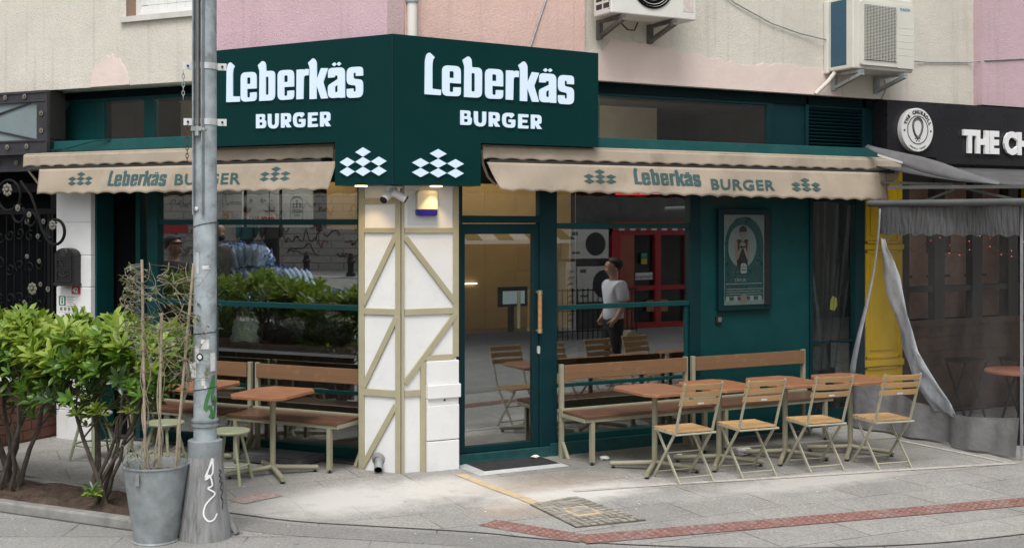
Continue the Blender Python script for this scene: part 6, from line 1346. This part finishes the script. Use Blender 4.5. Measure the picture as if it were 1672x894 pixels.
# ================================================================ PEOPLE (all stand off to the sides and show as reflections)
def skin_mesh(name, nodes, edges, mat, parent, sub=2, smooth=True):
    me = bpy.data.meshes.new(name); me.from_pydata([nd[0] for nd in nodes], edges, []); o = bpy.data.objects.new(name, me); COL.objects.link(o)
    o.modifiers.new('skin','SKIN'); sv = me.skin_vertices[0].data
    for i, nd in enumerate(nodes):
        r = nd[1]; sv[i].radius = r if isinstance(r, tuple) else (r, r); sv[i].use_root = (i == 0)
    q = o.modifiers.new('sub','SUBSURF'); q.levels = q.render_levels = sub
    dg = bpy.context.evaluated_depsgraph_get(); dg.update(); m2 = bpy.data.meshes.new_from_object(o.evaluated_get(dg)); bpy.data.objects.remove(o)
    m2.materials.clear(); m2.materials.append(mat)
    for p in m2.polygons: p.use_smooth = True; p.material_index = 0
    o = bpy.data.objects.new(name, m2); COL.objects.link(o); o.parent = parent; return o
def person(label, loc, rz, scale, top, bottom, skin, hair, jacket=False, cap=None, bald=False, stride=0.):
    t = thing('person', label, 'person', loc, local=True); t.rotation_euler = (0,0,rz); t.scale = (scale*1.1,scale*1.1,scale)
    # faces local -y; joints in metres for a 1.75 m figure
    hipz = .92
    nodes = [((0,0,hipz),(.15,.11)),((0,.0,1.08),(.135,.10)),((0,.01,1.26),(.155,.11)),((0,.015,1.40),(.13,.09)),((0,.005,1.48),.052),((0,-.002,1.54),.052),((0,-.032,1.59),(.064,.08)),((0,-.022,1.67),(.08,.10)),((0,-.008,1.74),(.06,.075))]
    edges = [(i,i+1) for i in range(8)]
    def add(p, r, par): nodes.append((p, r)); edges.append((par, len(nodes)-1)); return len(nodes)-1
    legs = []
    for s_ in (-1,1):
        k_ = add((s_*.09, stride*s_*.03, .84), .088, 0); k_ = add((s_*.095, -.02+stride*s_*.12, .50), .06, k_); k_ = add((s_*.1, .02+stride*s_*.2, .12), .042, k_); add((s_*.1, .03+stride*s_*.2, .05), .045, k_); k_ = add((s_*.105, -.10+stride*s_*.2, .035), .035, len(nodes)-1)
        a = add((s_*.16,.02,1.41), .062, 3); a = add((s_*.215,.05,1.15), .047, a); a = add((s_*.215,-.04,.97), .036, a); h = add((s_*.19,-.10,.90), (.022,.04), a)
        for q in range(4): f0 = add((s_*(.185-.004*q),-.125+.014*q,.865), .0095, h); add((s_*(.165-.004*q),-.125+.016*q,.825+.006*(q==3)), .008, f0)
        th_ = add((s_*.165,-.135,.90), .010, h); add((s_*.15,-.155,.87), .009, th_)
    nz = add((0,-.118,1.615), .011, 6)
    skin_mesh('body', nodes, edges, skin, t)
    b = MB()
    for s_ in (-1,1): b.ball((s_*.078,.0,1.62), (.012,.02,.032), 8, 6); 
    o = b.build('ears', skin, t)
    b = MB()
    for s_ in (-1,1): b.ball((s_*.032,-.096,1.645), (.011,.006,.007), 8, 6)
    b.box(-.024,.024,-.107,-.097,1.565,1.573); b.build('eyes_and_mouth', m_black, t)
    r_ = 1.16; tn = [((0,0,.86),(.185,.14)),((0,0,1.0),(.175,.132)),((0,.01,1.2),(.18,.135)),((0,.015,1.36),(.175,.122)),((0,.01,1.45),(.075,.068))]; te = [(0,1),(1,2),(2,3),(3,4)]
    for s_ in (-1,1):
        tn.append(((s_*.165,.02,1.40),.098)); te.append((3,len(tn)-1)); tn.append(((s_*.205,.04,1.28),.088)); te.append((len(tn)-2,len(tn)-1)); tn.append(((s_*.212,.045,1.17),.085 if not jacket else .07)); te.append((len(tn)-2,len(tn)-1))
        if jacket: tn.append(((s_*.22,.05,1.13),.06)); te.append((len(tn)-2,len(tn)-1)); tn.append(((s_*.215,-.04,.97),.05)); te.append((len(tn)-2,len(tn)-1))
    skin_mesh('shirt' if not jacket else 'jacket', tn, te, top, t)
    bn = [((0,0,1.02),(.172,.13)),((0,0,.88),(.172,.132))]; be = [(0,1)]
    for s_ in (-1,1):
        par = 1
        for p, rr_ in (((s_*.09, stride*s_*.03, .80), .102),((s_*.095, -.015+stride*s_*.12, .50), .075),((s_*.1, .02+stride*s_*.2, .16), .062),((s_*.1,.02+stride*s_*.2,.07),.06)): bn.append((p, rr_)); be.append((par,len(bn)-1)); par = len(bn)-1
    skin_mesh('trousers', bn, be, bottom, t)
    b = MB()
    for s_ in (-1,1): b.ball((s_*.103,-.04+stride*s_*.2,.035), (.052,.135,.05), 12, 8)
    b.build('shoes', m_black if cap else m_paper, t)
    if not bald:
        b = MB(); b.ball((0,.012,1.69), (.096,.118,.10), 18, 12); b.v = [v for v in b.v]
        for i, v in enumerate(b.v):
            if v.z < 1.685-(v.y+.02)*.95 or v.z < 1.575: b.v[i] = Vector((v.x*.45, v.y*.5, max(v.z,1.62)))
            else: b.v[i] += Vector((v.x,v.y,0))*.10*math.sin(v.x*70+v.z*55+v.y*40)
        b.build('hair' if not cap else 'cap', hair if not cap else cap, t)
        if cap: b = MB(); b.lathe([(.085,0),(.085,.01)], (0,-.075,1.69), 16); b.build('cap_brim', cap, t)
    else:
        b = MB(); b.ball((0,-.055,1.575), (.07,.06,.045), 12, 8); b.build('beard', hair, t)
    return t
m_skin = M('skin', (.46,.27,.19), .5, var=.05); m_hair = M('dark brown hair', (.022,.015,.011), .6, bump=.4, bscale=90); m_tee = M('white cotton', (.72,.72,.76), .8, var=.03, bump=.3, bscale=9, bdist=.03); m_trou = M('black trousers', (.01,.01,.012), .7)
person('person in white T-shirt and black trousers standing with hands at the pockets', (4.985,-3.93,0), rad(-82), 1.0, m_tee, m_trou, m_skin, m_hair)
def lperson(x, y, face, sc_, *a, **k_): q = ML@Vector((x,y,LZ(x,y) if x != -5.05 else .42)); return person(a[0], (q.x,q.y,q.z), face+AL, sc_, *a[1:], **k_)
m_oliv = M('olive jacket', (.05,.045,.035), .8); m_tealj = M('teal jacket', (.03,.12,.13), .7); m_greyj = M('grey jacket', (.06,.055,.06), .8)
t = thing('brown_parapet', 'low brown boarded parapet behind the hedge', 'wall', ML@Vector((-4.6,-2.8,0))); b = MB(ML); b.box(-6.6,-2.75,-2.86,-2.79,0,.98); b.build('boards', M('brown boards',(.07,.045,.03),.7,var=.3,scale=5,bump=.2), t)
t = thing('stone_step', 'stone step block by the planter', 'step', ML@Vector((-5.1,-3.0,0))); b = MB(ML); b.box(-5.4,-4.8,-3.3,-2.7,0,.42); b.build('block', m_concrete, t)
lperson(-5.05,-3.0, rad(88), 1.05, 'person with bald head and beard in olive jacket standing by the bottle packs', m_oliv, m_trou, m_skin, m_hair, jacket=True, bald=True)
lperson(-13.9,-15.0, rad(-60), 1.0, 'person in teal jacket walking up the side street', m_tealj, m_trou, m_skin, m_hair, jacket=True, stride=.8)
lperson(-13.3,-15.25, rad(-50), 1.02, 'person in grey jacket walking up the side street', m_greyj, m_trou, m_skin, m_hair, jacket=True, stride=.8)
lperson(-6.05,-3.3, rad(90), 1.12, 'person in black jacket and black cap beside the hedge', m_trou, m_trou, m_skin, m_hair, jacket=True, cap=m_black)
